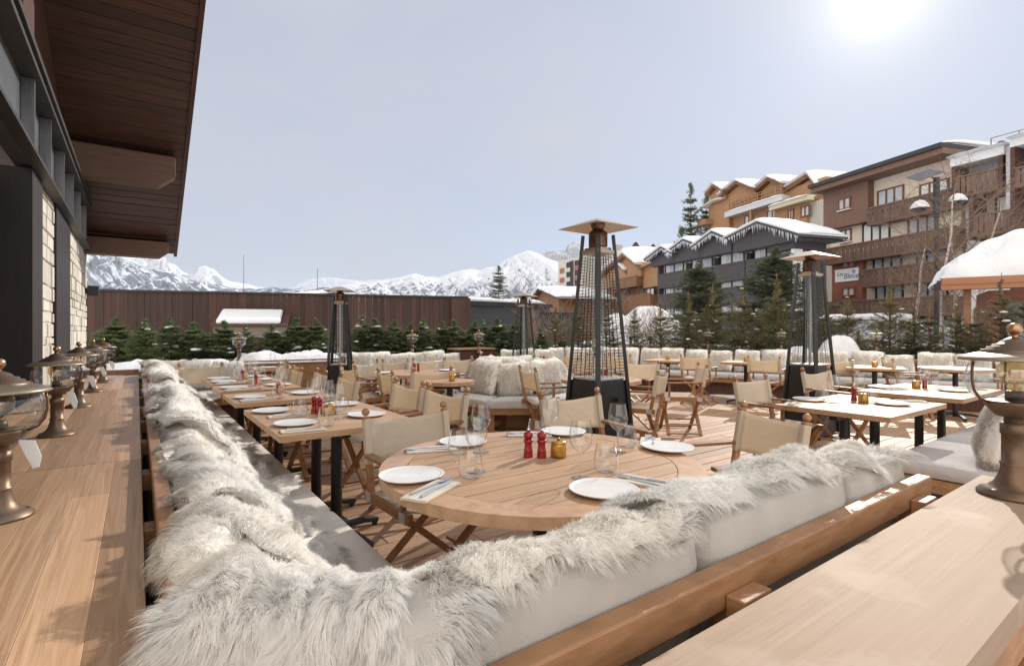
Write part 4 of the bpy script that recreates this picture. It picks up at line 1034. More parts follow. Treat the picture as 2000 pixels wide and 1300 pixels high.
# ------------------------------------------------------------------ patio heaters
def make_heater():
    t = empty('patio_heater', label='heater', cat='patio heater'); hm = W['heater']
    HZ = 2.0; hs = lambda z: .235 - .135 * z / HZ          # half side of the pyramid at height z
    zb = .86; a, b = hs(.02) - .01, hs(zb) - .008
    m = MB(); m.add([(-a, -a, .03), (a, -a, .03), (a, a, .03), (-a, a, .03), (-b, -b, zb), (b, -b, zb), (b, b, zb), (-b, b, zb)], [(3, 2, 1, 0), (4, 5, 6, 7), (0, 1, 5, 4), (1, 2, 6, 5), (2, 3, 7, 6), (3, 0, 4, 7)])
    bx = m.build('gas_housing', hm, t, bevel=.006)
    m = MB(); m.box(-b + .012, b - .012, -b + .012, b - .012, zb + .002, zb + .02); m.build('burner_tray', W['chrome_dull'], t, bevel=.004)
    MB().tube([(a * .86 + .006, .03, .70), (a * .86 + .03, .03, .70)], .022, 12).build('control_knob', W['black'], bx)
    for sx in (-1, 1):
        for sy in (-1, 1):
            m = MB(); p, q = Vector((sx * hs(0), sy * hs(0), 0)), Vector((sx * hs(2.12), sy * hs(2.12), 2.12))
            up = Vector((sx, sy, 0)); m.bar(p, q, .045, .030, up); m.build('corner_post', hm, t, bevel=.004)
    # wire guards: one grid per side
    for k in range(4):
        m = MB(); rot = Matrix.Rotation(k * PI / 2, 4, 'Z')
        z = zb + .05; n = 0
        while z < 1.93:
            h = hs(z) - .012; m.bar(rot @ Vector((-h, -h - .004, z)), rot @ Vector((h, -h - .004, z)), .0027, .0027); z += .026
        for j in range(1, 6):
            f = -1 + 2 * j / 6; h0, h1 = hs(zb + .03) - .012, hs(1.94) - .012
            m.bar(rot @ Vector((f * h0, -h0 - .001, zb + .03)), rot @ Vector((f * h1, -h1 - .001, 1.94)), .0028, .0028)
        m.build('wire_guard', hm, t)
    MB().lathe([(.052, zb + .021), (.052, 1.97)], 24).build('glass_tube', W['globe'], t, smooth=True)
    MB().lathe([(.016, zb + .021), (.016, 1.95)], 10).build('flame_tube', W['chrome_dull'], t, smooth=True)
    m = MB(); h = hs(1.96) + .012; m.box(-h, h, -h, h, 1.955, 1.985); m.box(-h * .7, h * .7, -h * .7, h * .7, 1.986, 2.01); m.build('top_plate', W['hood'], t)
    lathe_obj('burner_head', [(.078, 2.011), (.082, 2.03), (.082, 2.13), (.074, 2.15), (.05, 2.165), (.05, 2.185), (.062, 2.20), (.062, 2.225)], W['copper'], 28, parent=t)
    r, zr, zt = .245, 2.185, 2.262; k = .045
    m = MB(); vs = [(-r, -r, zr), (r, -r, zr), (r, r, zr), (-r, r, zr), (-k, -k, zt), (k, -k, zt), (k, k, zt), (-k, k, zt)]
    th = .004; vs += [(x, y, z - th) for x, y, z in vs]
    m.add(vs, [(0, 1, 5, 4), (1, 2, 6, 5), (2, 3, 7, 6), (3, 0, 4, 7), (4, 5, 6, 7), (9, 8, 12, 13), (10, 9, 13, 14), (11, 10, 14, 15), (8, 11, 15, 12), (15, 14, 13, 12), (0, 8, 9, 1), (1, 9, 10, 2), (2, 10, 11, 3), (3, 11, 8, 0)])
    m.build('hood', W['hood'], t)
    return t
W['chrome_dull'] = mat('dull_steel', (.42, .42, .42), (.52, .52, .52), .35, metal=.9, scale=12)
HT = Proto(make_heater())
def heater(u, d, lab, s, turn=0):
    x, y = at_d(u, d); HT.put((x, y, 0), math.atan2(-y, -x) + PI / 4 + turn, lab, 'black pyramid patio heaters', s)
heater(1168, 4.58, 'tallest black pyramid heater with copper-toned hood behind the large round table', 1.0)
heater(1582, 6.45, 'wide black pyramid heater standing among the right-hand tables', 1.0, .25)
heater(664, 8.2, 'small black pyramid heater by the wooden planter', .872, .62)
heater(1023, 10.4, 'slim far heater in front of the back corner bench', .90, .3)

# ------------------------------------------------------------------ ship lanterns
def make_lantern(flap):
    t = empty('ship_lantern', label='lantern', cat='lantern')
    # total height .46
    lathe_obj('base', [(.001, 0), (.083, 0), (.083, .008), (.078, .011), (.076, .016), (.060, .022), (.046, .034), (.037, .052), (.031, .075), (.0295, .088)], W['bronze'], 40, parent=t)
    for k in range(3):
        a = k * 2 * PI / 3 + .3; MB().lathe([(.006, 0), (.006, .004), (.001, .005)], 8, (.066 * math.cos(a), .066 * math.sin(a), .017)).build('screw', W['bronze'], t)
    po = lathe_obj('post', [(.0325, .088), (.0325, .094), (.0285, .096), (.0285, .172), (.0315, .174), (.0315, .204), (.0225, .206)], W['bronze'], 32, parent=t, cap0=False)
    lathe_obj('collar', [(.0235, .200), (.0235, .221), (.036, .223), (.046, .229), (.060, .247), (.066, .259), (.067, .266), (.062, .268), (.02, .268)], W['bronze'], 36, parent=t, cap0=False, cap1=True)
    lathe_obj('globe', [(.060, .269), (.082, .273), (.100, .288), (.1085, .313), (.1088, .338), (.101, .364), (.087, .381), (.074, .389)], W['globe'], 40, parent=t, cap0=False)
    lathe_obj('socket', [(.021, .268), (.021, .294), (.016, .296)], W['black'], 18, parent=t, cap1=True)
    bu = lathe_obj('bulb', [(.014, .296), (.018, .306), (.030, .323), (.038, .343), (.037, .363), (.025, .379), (.002, .386)], W['amber'], 24, parent=t, cap0=False)
    m = MB(); pts = []
    for k in range(17): a = k / 16 * 2 * PI; pts.append((.012 * math.cos(a), .012 * math.sin(a), .335 + .014 * (k % 2)))
    m.tube(pts, .0012, 5); m.tube([(0, 0, .297), (0, 0, .338)], .002, 5); m.build('filament', W['filament'], bu)
    lathe_obj('hood', [(.072, .388), (.100, .386), (.122, .381), (.1255, .384), (.118, .391), (.098, .398), (.082, .402), (.072, .404)], W['hoodtop'], 48, parent=t, cap0=False)
    lathe_obj('dome', [(.073, .404), (.072, .411), (.062, .4115), (.060, .419), (.050, .4195), (.047, .427), (.037, .428), (.030, .436), (.016, .444), (.008, .447)], W['bronze'], 40, parent=t, cap0=False)
    MB().lathe([(.008, .447), (.007, .452), (.011, .455), (.0165, .463), (.0175, .470), (.0155, .478), (.009, .484), (.0005, .486)], 20).build('finial', W['bronzehi'], t, smooth=True)
    for k in range(3):
        a = k * 2 * PI / 3 + 2.2; c, s = math.cos(a), math.sin(a)
        bar_ = MB().tube([(r * c, r * s, z) for r, z in ((.1105, .3785), (.1135, .358), (.1140, .325), (.108, .296), (.092, .273), (.068, .262))], .0036, 8).build('guard_bar', W['copper'], t, smooth=True)
        MB().ball((.112 * c, .112 * s, .3815), .0065, 10, 6).build('rivet', W['bronzehi'], bar_, smooth=True)
    if flap:
        m = MB(); m.prism([(.0, 0), (.045, -.006), (.062, -.055), (.056, -.088), (.040, -.092), (.020, -.05)], -.002, .002, Matrix.Translation((.045, .0, .236)) @ Matrix.Rotation(-.1, 4, 'Z') @ Matrix(((1, 0, 0, 0), (0, 0, 1, 0), (0, 1, 0, 0), (0, 0, 0, 1))))
        m.build('reflector_flap', W['flap'], t, bevel=.001)
    return t
W['filament'] = mat('filament', (.85, .35, .08), rough=.4)
LA = Proto(make_lantern(True)); LB = Proto(make_lantern(False))
for k, (yy, dx) in enumerate(((1.81, -.282), (3.09, -.292), (4.15, -.29), (5.1, -.275), (5.98, -.25))):
    LA.put((dx, yy, CZL), (-.25, -.5, -.3, -.4, -.2)[k], ('bronze ship lantern on the long counter, cut by the picture edge', 'bronze ship lantern on the long counter, second in the row and whole in view', 'bronze ship lantern on the long counter, middle of the row of five', 'bronze ship lantern on the long counter, next to last towards the firs', 'bronze ship lantern on the long counter, last before the firs')[k], 'ship lanterns on the long counter', .825)
LB.put((2.005, .368, CZR), 2.35, 'big bronze ship lantern at the end of the pale near counter', None, 1.0)
BLP = [(467, 8.75, .77, 'in front of the firs by the snowy hatch'), (805, 10.2, .80, 'behind the far fur bench, left one'), (935, 10.9, .82, 'behind the red-brown planter box'), (1270, 12.6, .84, 'behind the right fur bench, beside the tallest heater'), (1383, 11.8, .84, 'behind the right fur bench, between the two pot tables'),
       (1526, 11.0, .84, 'behind the right fur bench, left of the wide black heater'), (1712, 10.1, .84, 'behind the right fur bench, right of the snow heap'), (1232, 12.9, .84, 'behind the right fur bench, seen past the wires of the tallest heater'), (1985, 8.9, .90, 'behind the right fur bench, showing past the big lantern')]
for u, d, z, lab in BLP:
    x, y = at_d(u, d); LB.put((x, y, z), R.uniform(0, 6), 'small bronze lantern ' + lab, 'far lanterns behind the benches', 1.0)
# ------------------------------------------------------------------ far benches with fur pillows
def straight_bench(p, q, label, zs=.45, deep=.62, back=.80):
    "bench from p to q, sitters face to the right-hand side of p->q turned by -90"
    p, q = Vector((p[0], p[1])), Vector((q[0], q[1])); L = (q - p).length; a = math.atan2(q.y - p.y, q.x - p.x)
    t = empty('fur_bench', (p.x, p.y, 0), a, label, 'bench', 'benches round the terrace edge')
    MB().box(0, L, -deep, -.05, zs - .18, zs - .10).build('seat_frame', W['rail'], t)
    MB().box(0, L, -deep + .08, -deep + .12, 0, zs - .18).build('plinth', W['dark'], t)
    MB().box(0, L, -.03, .01, .25, back).build('back_board', W['rail'], t)
    n = max(1, round(L / 1.4))
    for k in range(n):
        M = Matrix.Translation((p.x, p.y, 0)) @ Matrix.Rotation(a, 4, 'Z')
        c = cushion(MB(), k * L / n + .004, (k + 1) * L / n - .004, -deep - .03, -.04, zs - .098, zs, .025).build('seat_cushion', W['greycloth'], smooth='auto'); c.matrix_world = M
        tag(c, 'pale seat cushion on the ' + label.split(',')[0], 'cushion', 'seat cushions of the ' + label.split(',')[0])
    return p, q, a, L
def pillows_on(b, n, label, group, z=.46, off=.20, s=1.0, skip=()):
    p, q, a, L = b; d = Vector((math.cos(a), math.sin(a))); nrm = Vector((d.y, -d.x))
    for k in range(n):
        if k in skip: continue
        c = p + d * (L * (k + .5) / n) + nrm * (off + R.uniform(-.02, .02))
        pillow(c.x, c.y, z, a + R.uniform(-.12, .12), label % ORD[k], group, -.20 + R.uniform(-.05, .05), s * R.uniform(.96, 1.05))
ORD = ['first', 'second', 'third', 'fourth', 'fifth', 'sixth', 'seventh', 'eighth', 'ninth', 'tenth', 'eleventh', 'twelfth', 'thirteenth', 'fourteenth', 'fifteenth', 'sixteenth']
b = straight_bench((.10, 8.72), (1.28, 8.72), 'left back bench, joining the end of the long left bench')
pillows_on(b, 3, 'cream fur pillow on the left back bench, %s from the counter', 'pillows of the left back bench')
b = straight_bench((3.0, 9.25), (5.25, 9.25), 'far fur bench, between the small heater and the planter box', back=.74)
pillows_on(b, 6, 'white fur pillow on the far fur bench, %s from the small heater', 'pillows of the far fur bench')
b = straight_bench((6.25, 9.25), (8.95, 9.25), 'back corner bench, behind the slim far heater', back=.74)
pillows_on(b, 6, 'white fur pillow on the back corner bench, %s from the planter box', 'pillows of the back corner bench')
BR = straight_bench((8.85, 8.75), (11.55, 1.9), 'right fur bench, along the scraggly spruces', back=.78)
pillows_on(BR, 15, 'cream fur pillow on the right fur bench, %s from the back corner', 'pillows of the right fur bench', s=1.06)
b = straight_bench((6.1, .58), (3.98, .58), 'grey near bench, behind the big lantern', zs=.47, deep=.74, back=.86)
pillow(4.24, .90, .47, PI + .25, 'white fur pillow leaning on the grey near bench beside the big lantern', None, -.25, 1.02)

# wooden planters behind the benches
def planter(x0, x1, y0, y1, z, label, m='rail', snow=True):
    cx, cy = (x0 + x1) / 2, (y0 + y1) / 2; t = empty('planter', (cx, cy, 0), 0, label, 'planter', 'timber planters round the terrace')
    a, b = x1 - cx, y1 - cy
    k = 0; zz = .02
    while zz < z - .02:
        h = min(.14, z - zz); MB().box(-a, a, -b, -b + .03, zz + .004, zz + h).build('board', W[m], t); zz += h
    MB().box(-a, a, -b + .032, b, 0, z - .06).build('box', W['dark'], t)
    if snow:
        g = MB(); nx, ny = max(8, int(2 * a / .08)), 8; rr = random.Random(int(cx * 100)); rnd = np.random.RandomState(int(cx * 50) % 999)
        for i in range(nx + 1):
            for j in range(ny + 1):
                x = -a + 2 * a * i / nx; y_ = -b - .03 + (2 * b + .03) * j / ny; e = min(i, nx - i, j, ny - j)
                hh = (.10 if e > 0 else -.03) + .04 * float(fbm(np.array([x * 1.5 + cx]), np.array([y_ * 2.0]), 4, 6)[0])
                g.v.append((x, y_, z - .03 + (max(hh, -.04) if e > 0 else -.02)))
        for i in range(nx):
            for j in range(ny): g.f.append((i * (ny + 1) + j, (i + 1) * (ny + 1) + j, (i + 1) * (ny + 1) + j + 1, i * (ny + 1) + j + 1))
        g.build('snow_cover', W['snow'], t, True)
    return t
planter(1.36, 3.0, 9.3, 10.4, .80, 'brown horizontal-board planter heaped with snow, behind the left tables')
t = planter(5.32, 6.2, 9.3, 9.7, .88, 'red-brown planter box with a flat lid between two fur benches', 'reddish' if 'reddish' in W else 'dark', False)
MB().box(-.46, .46, -.24, .22, .885, .92).build('lid', W['rail'], t, bevel=.004)
planter(-1.3, 1.30, 9.0, 10.4, .70, 'low planter of firs behind the left back bench')
MBr = MB(); MBr.box(-.55, .02, 8.05, 8.16, .74, .80); MBr.box(-.54, -.46, 8.06, 8.14, 0, .739)
tag(MBr.build('ledge', W['rail']), 'narrow wooden ledge crossing beyond the end of the long counter', 'ledge')

# ------------------------------------------------------------------ round sofa (island) in the middle
IX, IY = 4.30, 5.88
isl = empty('round_sofa', (IX, IY, 0), 0, 'octagonal wooden sofa in the middle of the terrace with fur pillows round its core', 'sofa')
ro, ri = 1.08, .42
for k in range(8):
    a0, a1 = (k - .5) * PI / 4 + .2, (k + .5) * PI / 4 + .2
    def pt(r, a): return (r * math.cos(a), r * math.sin(a))
    MB().prism([pt(ri, a0), pt(ro - .03, a0), pt(ro - .03, a1), pt(ri, a1)], .27, .345).build('seat_frame', W['rail'], isl)
    c, s = pt(ro - .12, a0); c2, s2 = pt(ri + .15, a0)
    MB().box(c - .04, c + .04, s - .04, s + .04, 0, .27).build('leg', W['rail'], isl)
    MB().bar((c * .93, s * .93, .12), (c2, s2, .12), .03, .06).build('rail', W['rail'], isl)
    # cushions are separate things
    g = MB(); d0, d1 = a0 + .012, a1 - .012; rings = []
    e = .028
    pts = [(ri, d0), (ro, d0), (ro, d1), (ri, d1)]
    prof = [(0, .35), (-e * .0, .352), (0, .425), (-e * .3, .442), (-e, .45)]
    for ins, z in ((.012, .347), (0, .358), (0, .425), (.008, .440), (.03, .452), (.12, .462)):
        q = []
        for (r, a), sr, sa in zip(pts, (1, -1, -1, 1), (1, 1, -1, -1)):
            q.append((*pt(r + sr * ins, a + sa * ins / max(r, .5)), z))
        rings.append(q)
    for q in rings: g.v.extend(q)
    for i in range(len(rings) - 1):
        for j in range(4): g.f.append((i * 4 + j, i * 4 + (j + 1) % 4, i * 4 + 4 + (j + 1) % 4, i * 4 + 4 + j))
    g.f.append(tuple(len(rings) * 4 - 4 + j for j in range(4))); g.f.append((3, 2, 1, 0))
    o = g.build('seat_cushion', W['greycloth'], smooth='auto'); o.location = (IX, IY, 0)
    tag(o, 'wedge-shaped grey cushion of the round sofa, %s segment counted round from the small heater side' % ORD[k], 'cushion', 'wedge cushions of the round sofa')
MB().prism([(.40 * math.cos(k * PI / 4 + .2 + PI / 8), .40 * math.sin(k * PI / 4 + .2 + PI / 8)) for k in range(8)], .0, .78).build('core', W['rail'], isl)
toward = math.atan2(-IY, -IX)
PL = ['white fur pillow at the left of the round sofa, half behind another', 'cream square fur pillow facing us on the round sofa', 'white fur pillow on the round sofa behind the tilted narrow chair', 'cream fur pillow at the right of the round sofa, by the tallest heater',
      'fur pillow on the far right side of the round sofa', 'fur pillow on the back of the round sofa, right one', 'fur pillow on the back of the round sofa, left one', 'fur pillow on the far left side of the round sofa']
for k, lab in enumerate(PL):
    a = toward - .80 + k * PI / 4; pillow(IX + .66 * math.cos(a), IY + .66 * math.sin(a), .455, a + PI / 2, lab, 'pillows of the round sofa', -.30, 1.1)
# sheepskins thrown over the top of the core
for k, (dx, dy) in enumerate(((-.12, .12), (.16, .02), (.05, .3))):
    pillow(IX + dx, IY + dy, .74, .5 + k, ('flat white fur thrown over the core of the round sofa', 'second fur lying on the core of the round sofa', 'third fur bunched on the core of the round sofa')[k], 'furs on the core of the round sofa', -1.2, .9)

# snow left on the deck
def snow_patch(x, y, rx, ry, seed, h=.035):
    g = MB(); n = 26; rs = random.Random(seed); ph = [rs.uniform(0, 6) for _ in range(4)]
    g.v.append((x, y, h))
    for ring in (.4, .75, 1):
        for k in range(n):
            a = 2 * PI * k / n; w_ = 1 + .22 * math.sin(2 * a + ph[0]) + .15 * math.sin(5 * a + ph[1]) + .08 * math.sin(9 * a + ph[2])
            g.v.append((x + rx * ring * w_ * math.cos(a), y + ry * ring * w_ * math.sin(a), (h * .9, h * .6, .004)[(.4, .75, 1).index(ring)]))
    for k in range(n):
        g.f.append((0, 1 + k, 1 + (k + 1) % n))
        for r_i in range(2): g.f.append((1 + r_i * n + k, 1 + (r_i + 1) * n + k, 1 + (r_i + 1) * n + (k + 1) % n, 1 + r_i * n + (k + 1) % n))
    tag(g.build('snow', W['snow'], None, True), 'leftover snow lying on the deck', kind='stuff')
for a in ((3.75, 4.95, .16, .1, 1), (3.95, 5.2, .25, .12, 2), (4.5, 5.1, .3, .15, 3), (3.5, 5.5, .2, .15, 4), (9.4, 5.6, .25, .5, 5), (9.7, 4.6, .25, .5, 6)): snow_patch(*a)

# ------------------------------------------------------------------ conifers
def conifer_arrays(h, rb, seed, whorls=11, per=7, twig=.05, dens=1.0, up=.25, z0=.04, prof=1.0, leader=.14, wdt=.010, droop=.25, gap=0):
    rs = np.random.RandomState(seed); P, Q, Wd, U = [], [], [], []; br = []
    for w_ in range(whorls):
        f = (w_ + .5 * rs.rand()) / whorls; z = z0 * h + (1 - leader - z0) * h * f
        R_ = rb * (1 - f) ** prof * (.85 + .3 * rs.rand()) + .05 * h * (1 - f) + .028 * h
        for k in range(per):
            if rs.rand() < gap: continue
            a = 2 * PI * (k + .7 * rs.rand()) / per + w_ * .9; Lb = R_ * (.6 + .55 * rs.rand())
            u_ = up + .5 * f + rs.normal(0, .12); m_ = max(4, int(Lb / twig * 1.1))
            c, s = math.cos(a), math.sin(a); tt = np.linspace(.12, 1, m_)
            bz = z + Lb * (u_ * tt - droop * tt ** 2); bx, by = Lb * tt * c, Lb * tt * s
            br.append(((0, 0, z), (bx[-1] * .92, by[-1] * .92, bz[-1])))
            for i in range(m_):
                ln = min(twig * (2.6 * (1 - tt[i]) + 1.0), Lb * .55 + .02) * (.7 + .6 * rs.rand())
                for sd in (-1, 1, 0):
                    if rs.rand() > dens: continue
                    th = a + sd * (.85 + .3 * rs.rand()) + rs.normal(0, .12)
                    P.append((bx[i], by[i], bz[i])); Q.append((bx[i] + ln * math.cos(th), by[i] + ln * math.sin(th), bz[i] + ln * rs.uniform(-.15, .55)))
    # leader
    for i in range(int(10)):
        z = h * (1 - leader) + leader * h * i / 10; n_ = 3
        for k in range(n_):
            th = rs.uniform(0, 2 * PI); ln = twig * (1.25 - .11 * i)
            P.append((0, 0, z)); Q.append((ln * math.cos(th), ln * math.sin(th), z + ln * .9))
    P, Q = np.array(P), np.array(Q); n = len(P)
    # every twig: needle fans along it
    NB = 7; D = Q - P; Ln = np.linalg.norm(D, axis=1, keepdims=True); D = D / Ln
    side = np.cross(D, np.array([0, 0, 1.0])); side /= np.linalg.norm(side, axis=1, keepdims=True) + 1e-6; upv = np.cross(side, D)
    tris = []
    for k in range(NB):
        t = (k + rs.rand(n, 1)) / NB
        for sg in (-1, 1):
            base = P + D * Ln * t; th = rs.uniform(-.7, .9, (n, 1))
            dirn = D * .75 + (side * np.cos(th) * sg + upv * np.sin(th)) * .8
            nl = (wdt * 3.0) * rs.uniform(.7, 1.3, (n, 1)) * (1.15 - .5 * t)
            tip = base + dirn * nl
            tris.append(np.stack([base - D * wdt * .42, base + D * wdt * .42, tip], 1))
    V = np.concatenate(tris, 0).reshape(-1, 3); Fq = np.arange(len(V)).reshape(-1, 3)
    return V, Fq, br, P, Q
def snow_on(P, Q, n, rs, size, parent, zmin=0, flat=.45):
    g = MB(); idx = rs.choice(len(P), min(n, len(P)), replace=False)
    for i in idx:
        c = (P[i] + Q[i]) / 2
        if c[2] < zmin: continue
        r = size * rs.uniform(.5, 1.3); sx, sy = rs.uniform(.8, 1.7), rs.uniform(.7, 1.2); an = rs.uniform(0, PI)
        prof = [(.02, -.35), (.75, -.22), (1.0, .0), (.8, .28), (.4, .46), (.02, .5)]; base = len(g.v); nn = 8
        jit = rs.uniform(.75, 1.2, nn)
        for rr_, zz in prof:
            for k in range(nn):
                t = 2 * PI * k / nn; x_, y_ = rr_ * r * sx * math.cos(t) * jit[k], rr_ * r * sy * math.sin(t) * jit[k]
                g.v.append((c[0] + x_ * math.cos(an) - y_ * math.sin(an), c[1] + x_ * math.sin(an) + y_ * math.cos(an), c[2] + zz * r * 2 * flat + .01))
        for a in range(len(prof) - 1):
            for k in range(nn): g.f.append((base + a * nn + k, base + a * nn + (k + 1) % nn, base + (a + 1) * nn + (k + 1) % nn, base + (a + 1) * nn + k))
    return g.build('snow_clumps', W['snow'], parent, True)
def conifer(label, cat, h, rb, seed, m='needle', snow=0, ssize=.06, trunk_r=None, shoot=None, **k):
    t = empty('fir_tree', label=label, cat=cat); V, Fq, br, P, Q = conifer_arrays(h, rb, seed, **k); rs = np.random.RandomState(seed + 1)
    g = MB(); tr = trunk_r or .012 * h + .006; g.tube([(0, 0, -.1), (0, 0, h * .5), (0, 0, h * .93)], [tr, tr * .6, tr * .12], 8)
    for a, b in br: g.tube([a, b], [tr * .28, tr * .06], 4, False)
    g.build('trunk', W['bark'], t)
    np_mesh('crown', V, Fq, W[m], t)
    if shoot:
        g = MB()
        g.tube([(0, 0, h * .55), (.01, 0, h * .85), (0, .01, h * 1.06)], [.016, .012, .005], 6)
        for q in range(shoot):
            a = rs.uniform(0, 2 * PI); z = h * rs.uniform(.55, 1.0); l_ = .10 + .20 * (1.05 - z / h); g.tube([(0, 0, z), (l_ * .7 * math.cos(a), l_ * .7 * math.sin(a), z + l_ * .8)], [.008, .003], 5)
        g.build('brown_shoot', W['leader'], t)
    if snow: snow_on(P, Q, snow, rs, ssize, t, .1 * h)
    return Proto(t)
FIR = [conifer('fir', 'fir tree', 1.25, .43, 400 + k, snow=s, ssize=.058, whorls=11, per=9, twig=.06, wdt=.017, prof=.85, up=.4, leader=.13) for k, s in enumerate((13, 7, 16, 10))]
hed = [(184, 10.6, 652, 1.25), (232, 10.2, 621, 1.3), (283, 9.9, 624, 1.15), (335, 9.8, 621, 1.05), (383, 9.9, 630, 1.12), (433, 10.0, 627, 1.15), (478, 10.1, 635, .9), (530, 10.3, 633, 1.05), (580, 10.5, 622, 1.1), (622, 10.6, 622, 1.0), (700, 10.9, 618, 1.0),
       (735, 11.1, 622, 1.05), (765, 11.2, 625, .95), (800, 11.3, 632, 1.05), (832, 11.5, 624, .95), (862, 11.6, 628, 1.0), (890, 11.8, 625, 1.1), (925, 12.0, 627, 1.0), (945, 12.2, 626, .95), (975, 12.4, 622, 1.1), (1003, 12.6, 622, .95), (1062, 12.9, 640, .8), (1098, 13.0, 655, .8)]
WH = ['close to the stone wall', 'second from the stone wall', 'third from the stone wall', 'fourth from the stone wall', 'fifth from the stone wall', 'left of the snowy hatch', 'thin one below the snowy hatch', 'right below the snowy hatch', 'just right of the snowy hatch', 'left of the small heater', 'just right of the small heater',
      'second right of the small heater', 'third right of the small heater', 'fourth right of the small heater', 'fifth right of the small heater', 'sixth right of the small heater', 'at the corner of the brown wall', 'first before the dark grey wall', 'second before the dark grey wall', 'third before the dark grey wall', 'beside the slim far heater', 'right of the slim far heater, low', 'lowest, near the back corner bench']
for k, ((u, d, v, wd), wh) in enumerate(zip(hed, WH)):
    x, y = at_d(u, d); zt = z_at(v, d); z0 = .32; s = (zt - z0) / 1.25
    ws = s * wd * R.uniform(.95, 1.3); FIR[k % 4].put((x, y, z0), 0, 'small green fir in the back hedge, ' + wh, 'small firs of the back hedge', (ws, ws, s), (R.uniform(-.07, .07), R.uniform(-.07, .07), R.uniform(0, 6)))
# fillers low in the hedge so that no gaps show through
for k in range(22):
    u = 190 + k * 41; d = 10.6 + .012 * (u - 200) * .25 + R.uniform(0, .5); x, y = at_d(u, d)
    FIR[(k * 3 + 1) % 4].put((x, y, .2), R.uniform(0, 6), 'low bushy fir filling the back hedge between taller ones', 'low fillers of the back hedge', (1.2, 1.2, R.uniform(.55, .68)))
# scraggly spruces behind the right bench
SPR = [conifer('spruce', 'spruce', 1.9, .62, 500 + k, m='needleb', snow=10, ssize=.05, whorls=12, per=7, twig=.075, wdt=.015, dens=.85, up=.4, leader=.2, prof=.85, droop=.12, shoot=9) for k in range(4)]
sp = [(1085, 13.6, 600), (1130, 13.4, 590), (1185, 13.2, 595), (1240, 13.1, 600), (1290, 12.9, 592), (1345, 12.6, 577), (1392, 12.3, 562), (1450, 12.0, 558), (1518, 11.8, 545), (1570, 11.5, 575), (1612, 11.3, 590), (1655, 11.2, 575), (1738, 10.9, 553), (1785, 10.8, 600), (1815, 10.6, 598), (1868, 10.5, 590), (1905, 10.2, 600), (1955, 10.1, 545), (2010, 9.8, 560), (2070, 9.6, 560)]
SW = ['behind the slim far heater', 'left of the tallest heater', 'seen through the wires of the tallest heater', 'just right of the tallest heater', 'before the snow mound', 'below the wooden chalet end', 'left of the first big dark fir', 'between the two big dark firs', 'with the tallest forked brown shoot', 'left of the wide heater hood', 'behind the wide heater', 'right of the wide heater', 'with a thick brown shoot before the apartment house', 'before the parked cars', 'beside the street lamp post', 'below the birches', 'below the edge of the orange eave', 'with a tall brown shoot before the orange eave', 'behind the big lantern', 'outermost behind the big lantern']
for k, ((u, d, v), wh) in enumerate(zip(sp, SW)):
    x, y = at_d(u, d); s = (z_at(v, d) - .15) / 1.9
    SPR[k % 4].put((x, y, .15), R.uniform(0, 6), 'scraggly olive spruce with brown shoots, ' + wh, 'scraggly spruces behind the right bench', (max(s, .9), max(s, .9), s))
for k in range(20):
    u = 1100 + k * 48; d = 13.2 - (u - 1100) * .0036 + R.uniform(-.2, .5); x, y = at_d(u, d)
    SPR[(k * 3 + 1) % 4].put((x, y, .1), R.uniform(0, 6), 'low dull spruce filling the hedge behind the right bench', 'low fillers of the right hedge', (.95, .95, R.uniform(.52, .66)))

# ------------------------------------------------------------------ bigger trees
def big(u, d, vtop, z0, proto, lab, grp=None, wd=1.0, h0=1.0):
    x, y = at_d(u, d); s = (z_at(vtop, d) - z0) / h0; proto.put((x, y, z0), R.uniform(0, 6), lab, grp, (s * wd, s * wd, s))
DF = [conifer('fir', 'fir tree', 4.4, 1.15, 610 + k, m='needled', snow=34, ssize=.06, whorls=20, per=11, twig=.15, wdt=.034, prof=.55, up=.3, leader=.1, droop=.2) for k in range(2)]
big(1366, 18.5, 508, .2, DF[0], 'big dense dark fir before the black timber house, nearer its middle', None, 1.25, 4.4)
big(1516, 16.5, 484, .2, DF[1], 'big dense dark fir before the black timber house, left of the wide heater', None, 1.4, 4.4)
ST = [conifer('spruce', 'spruce', 14.0, 2.3, 630 + k, m='needled', snow=30, ssize=.25, whorls=26, per=7, twig=.38, wdt=.085, dens=.75, prof=.85, up=.1, leader=.08, droop=.35, gap=.18) for k in range(2)]
big(1349, 62, 358, -4, ST[0], 'tall slim spruce rising left of the orange chalet', None, .68, 14)
big(1380, 66, 378, -4, ST[1], 'tall spruce partly hidden by the orange chalet', None, .85, 14)
big(1330, 64, 445, -4, ST[1], 'lower spruce beside the tall slim one', None, .8, 14)
big(974, 34, 519, .0, ST[0], 'single dark spruce standing behind the grey wall with snowy top', None, 1.15, 14)
for u, v in ((1723, 333), (1787, 318), (1706, 340)): big(u, 120, v, 6, ST[0], 'spruce tip peeping over the apartment roof, ' + ('middle' if u == 1723 else 'right' if u == 1787 else 'left') + ' one', 'spruce tips over the apartment roof', .8, 14)

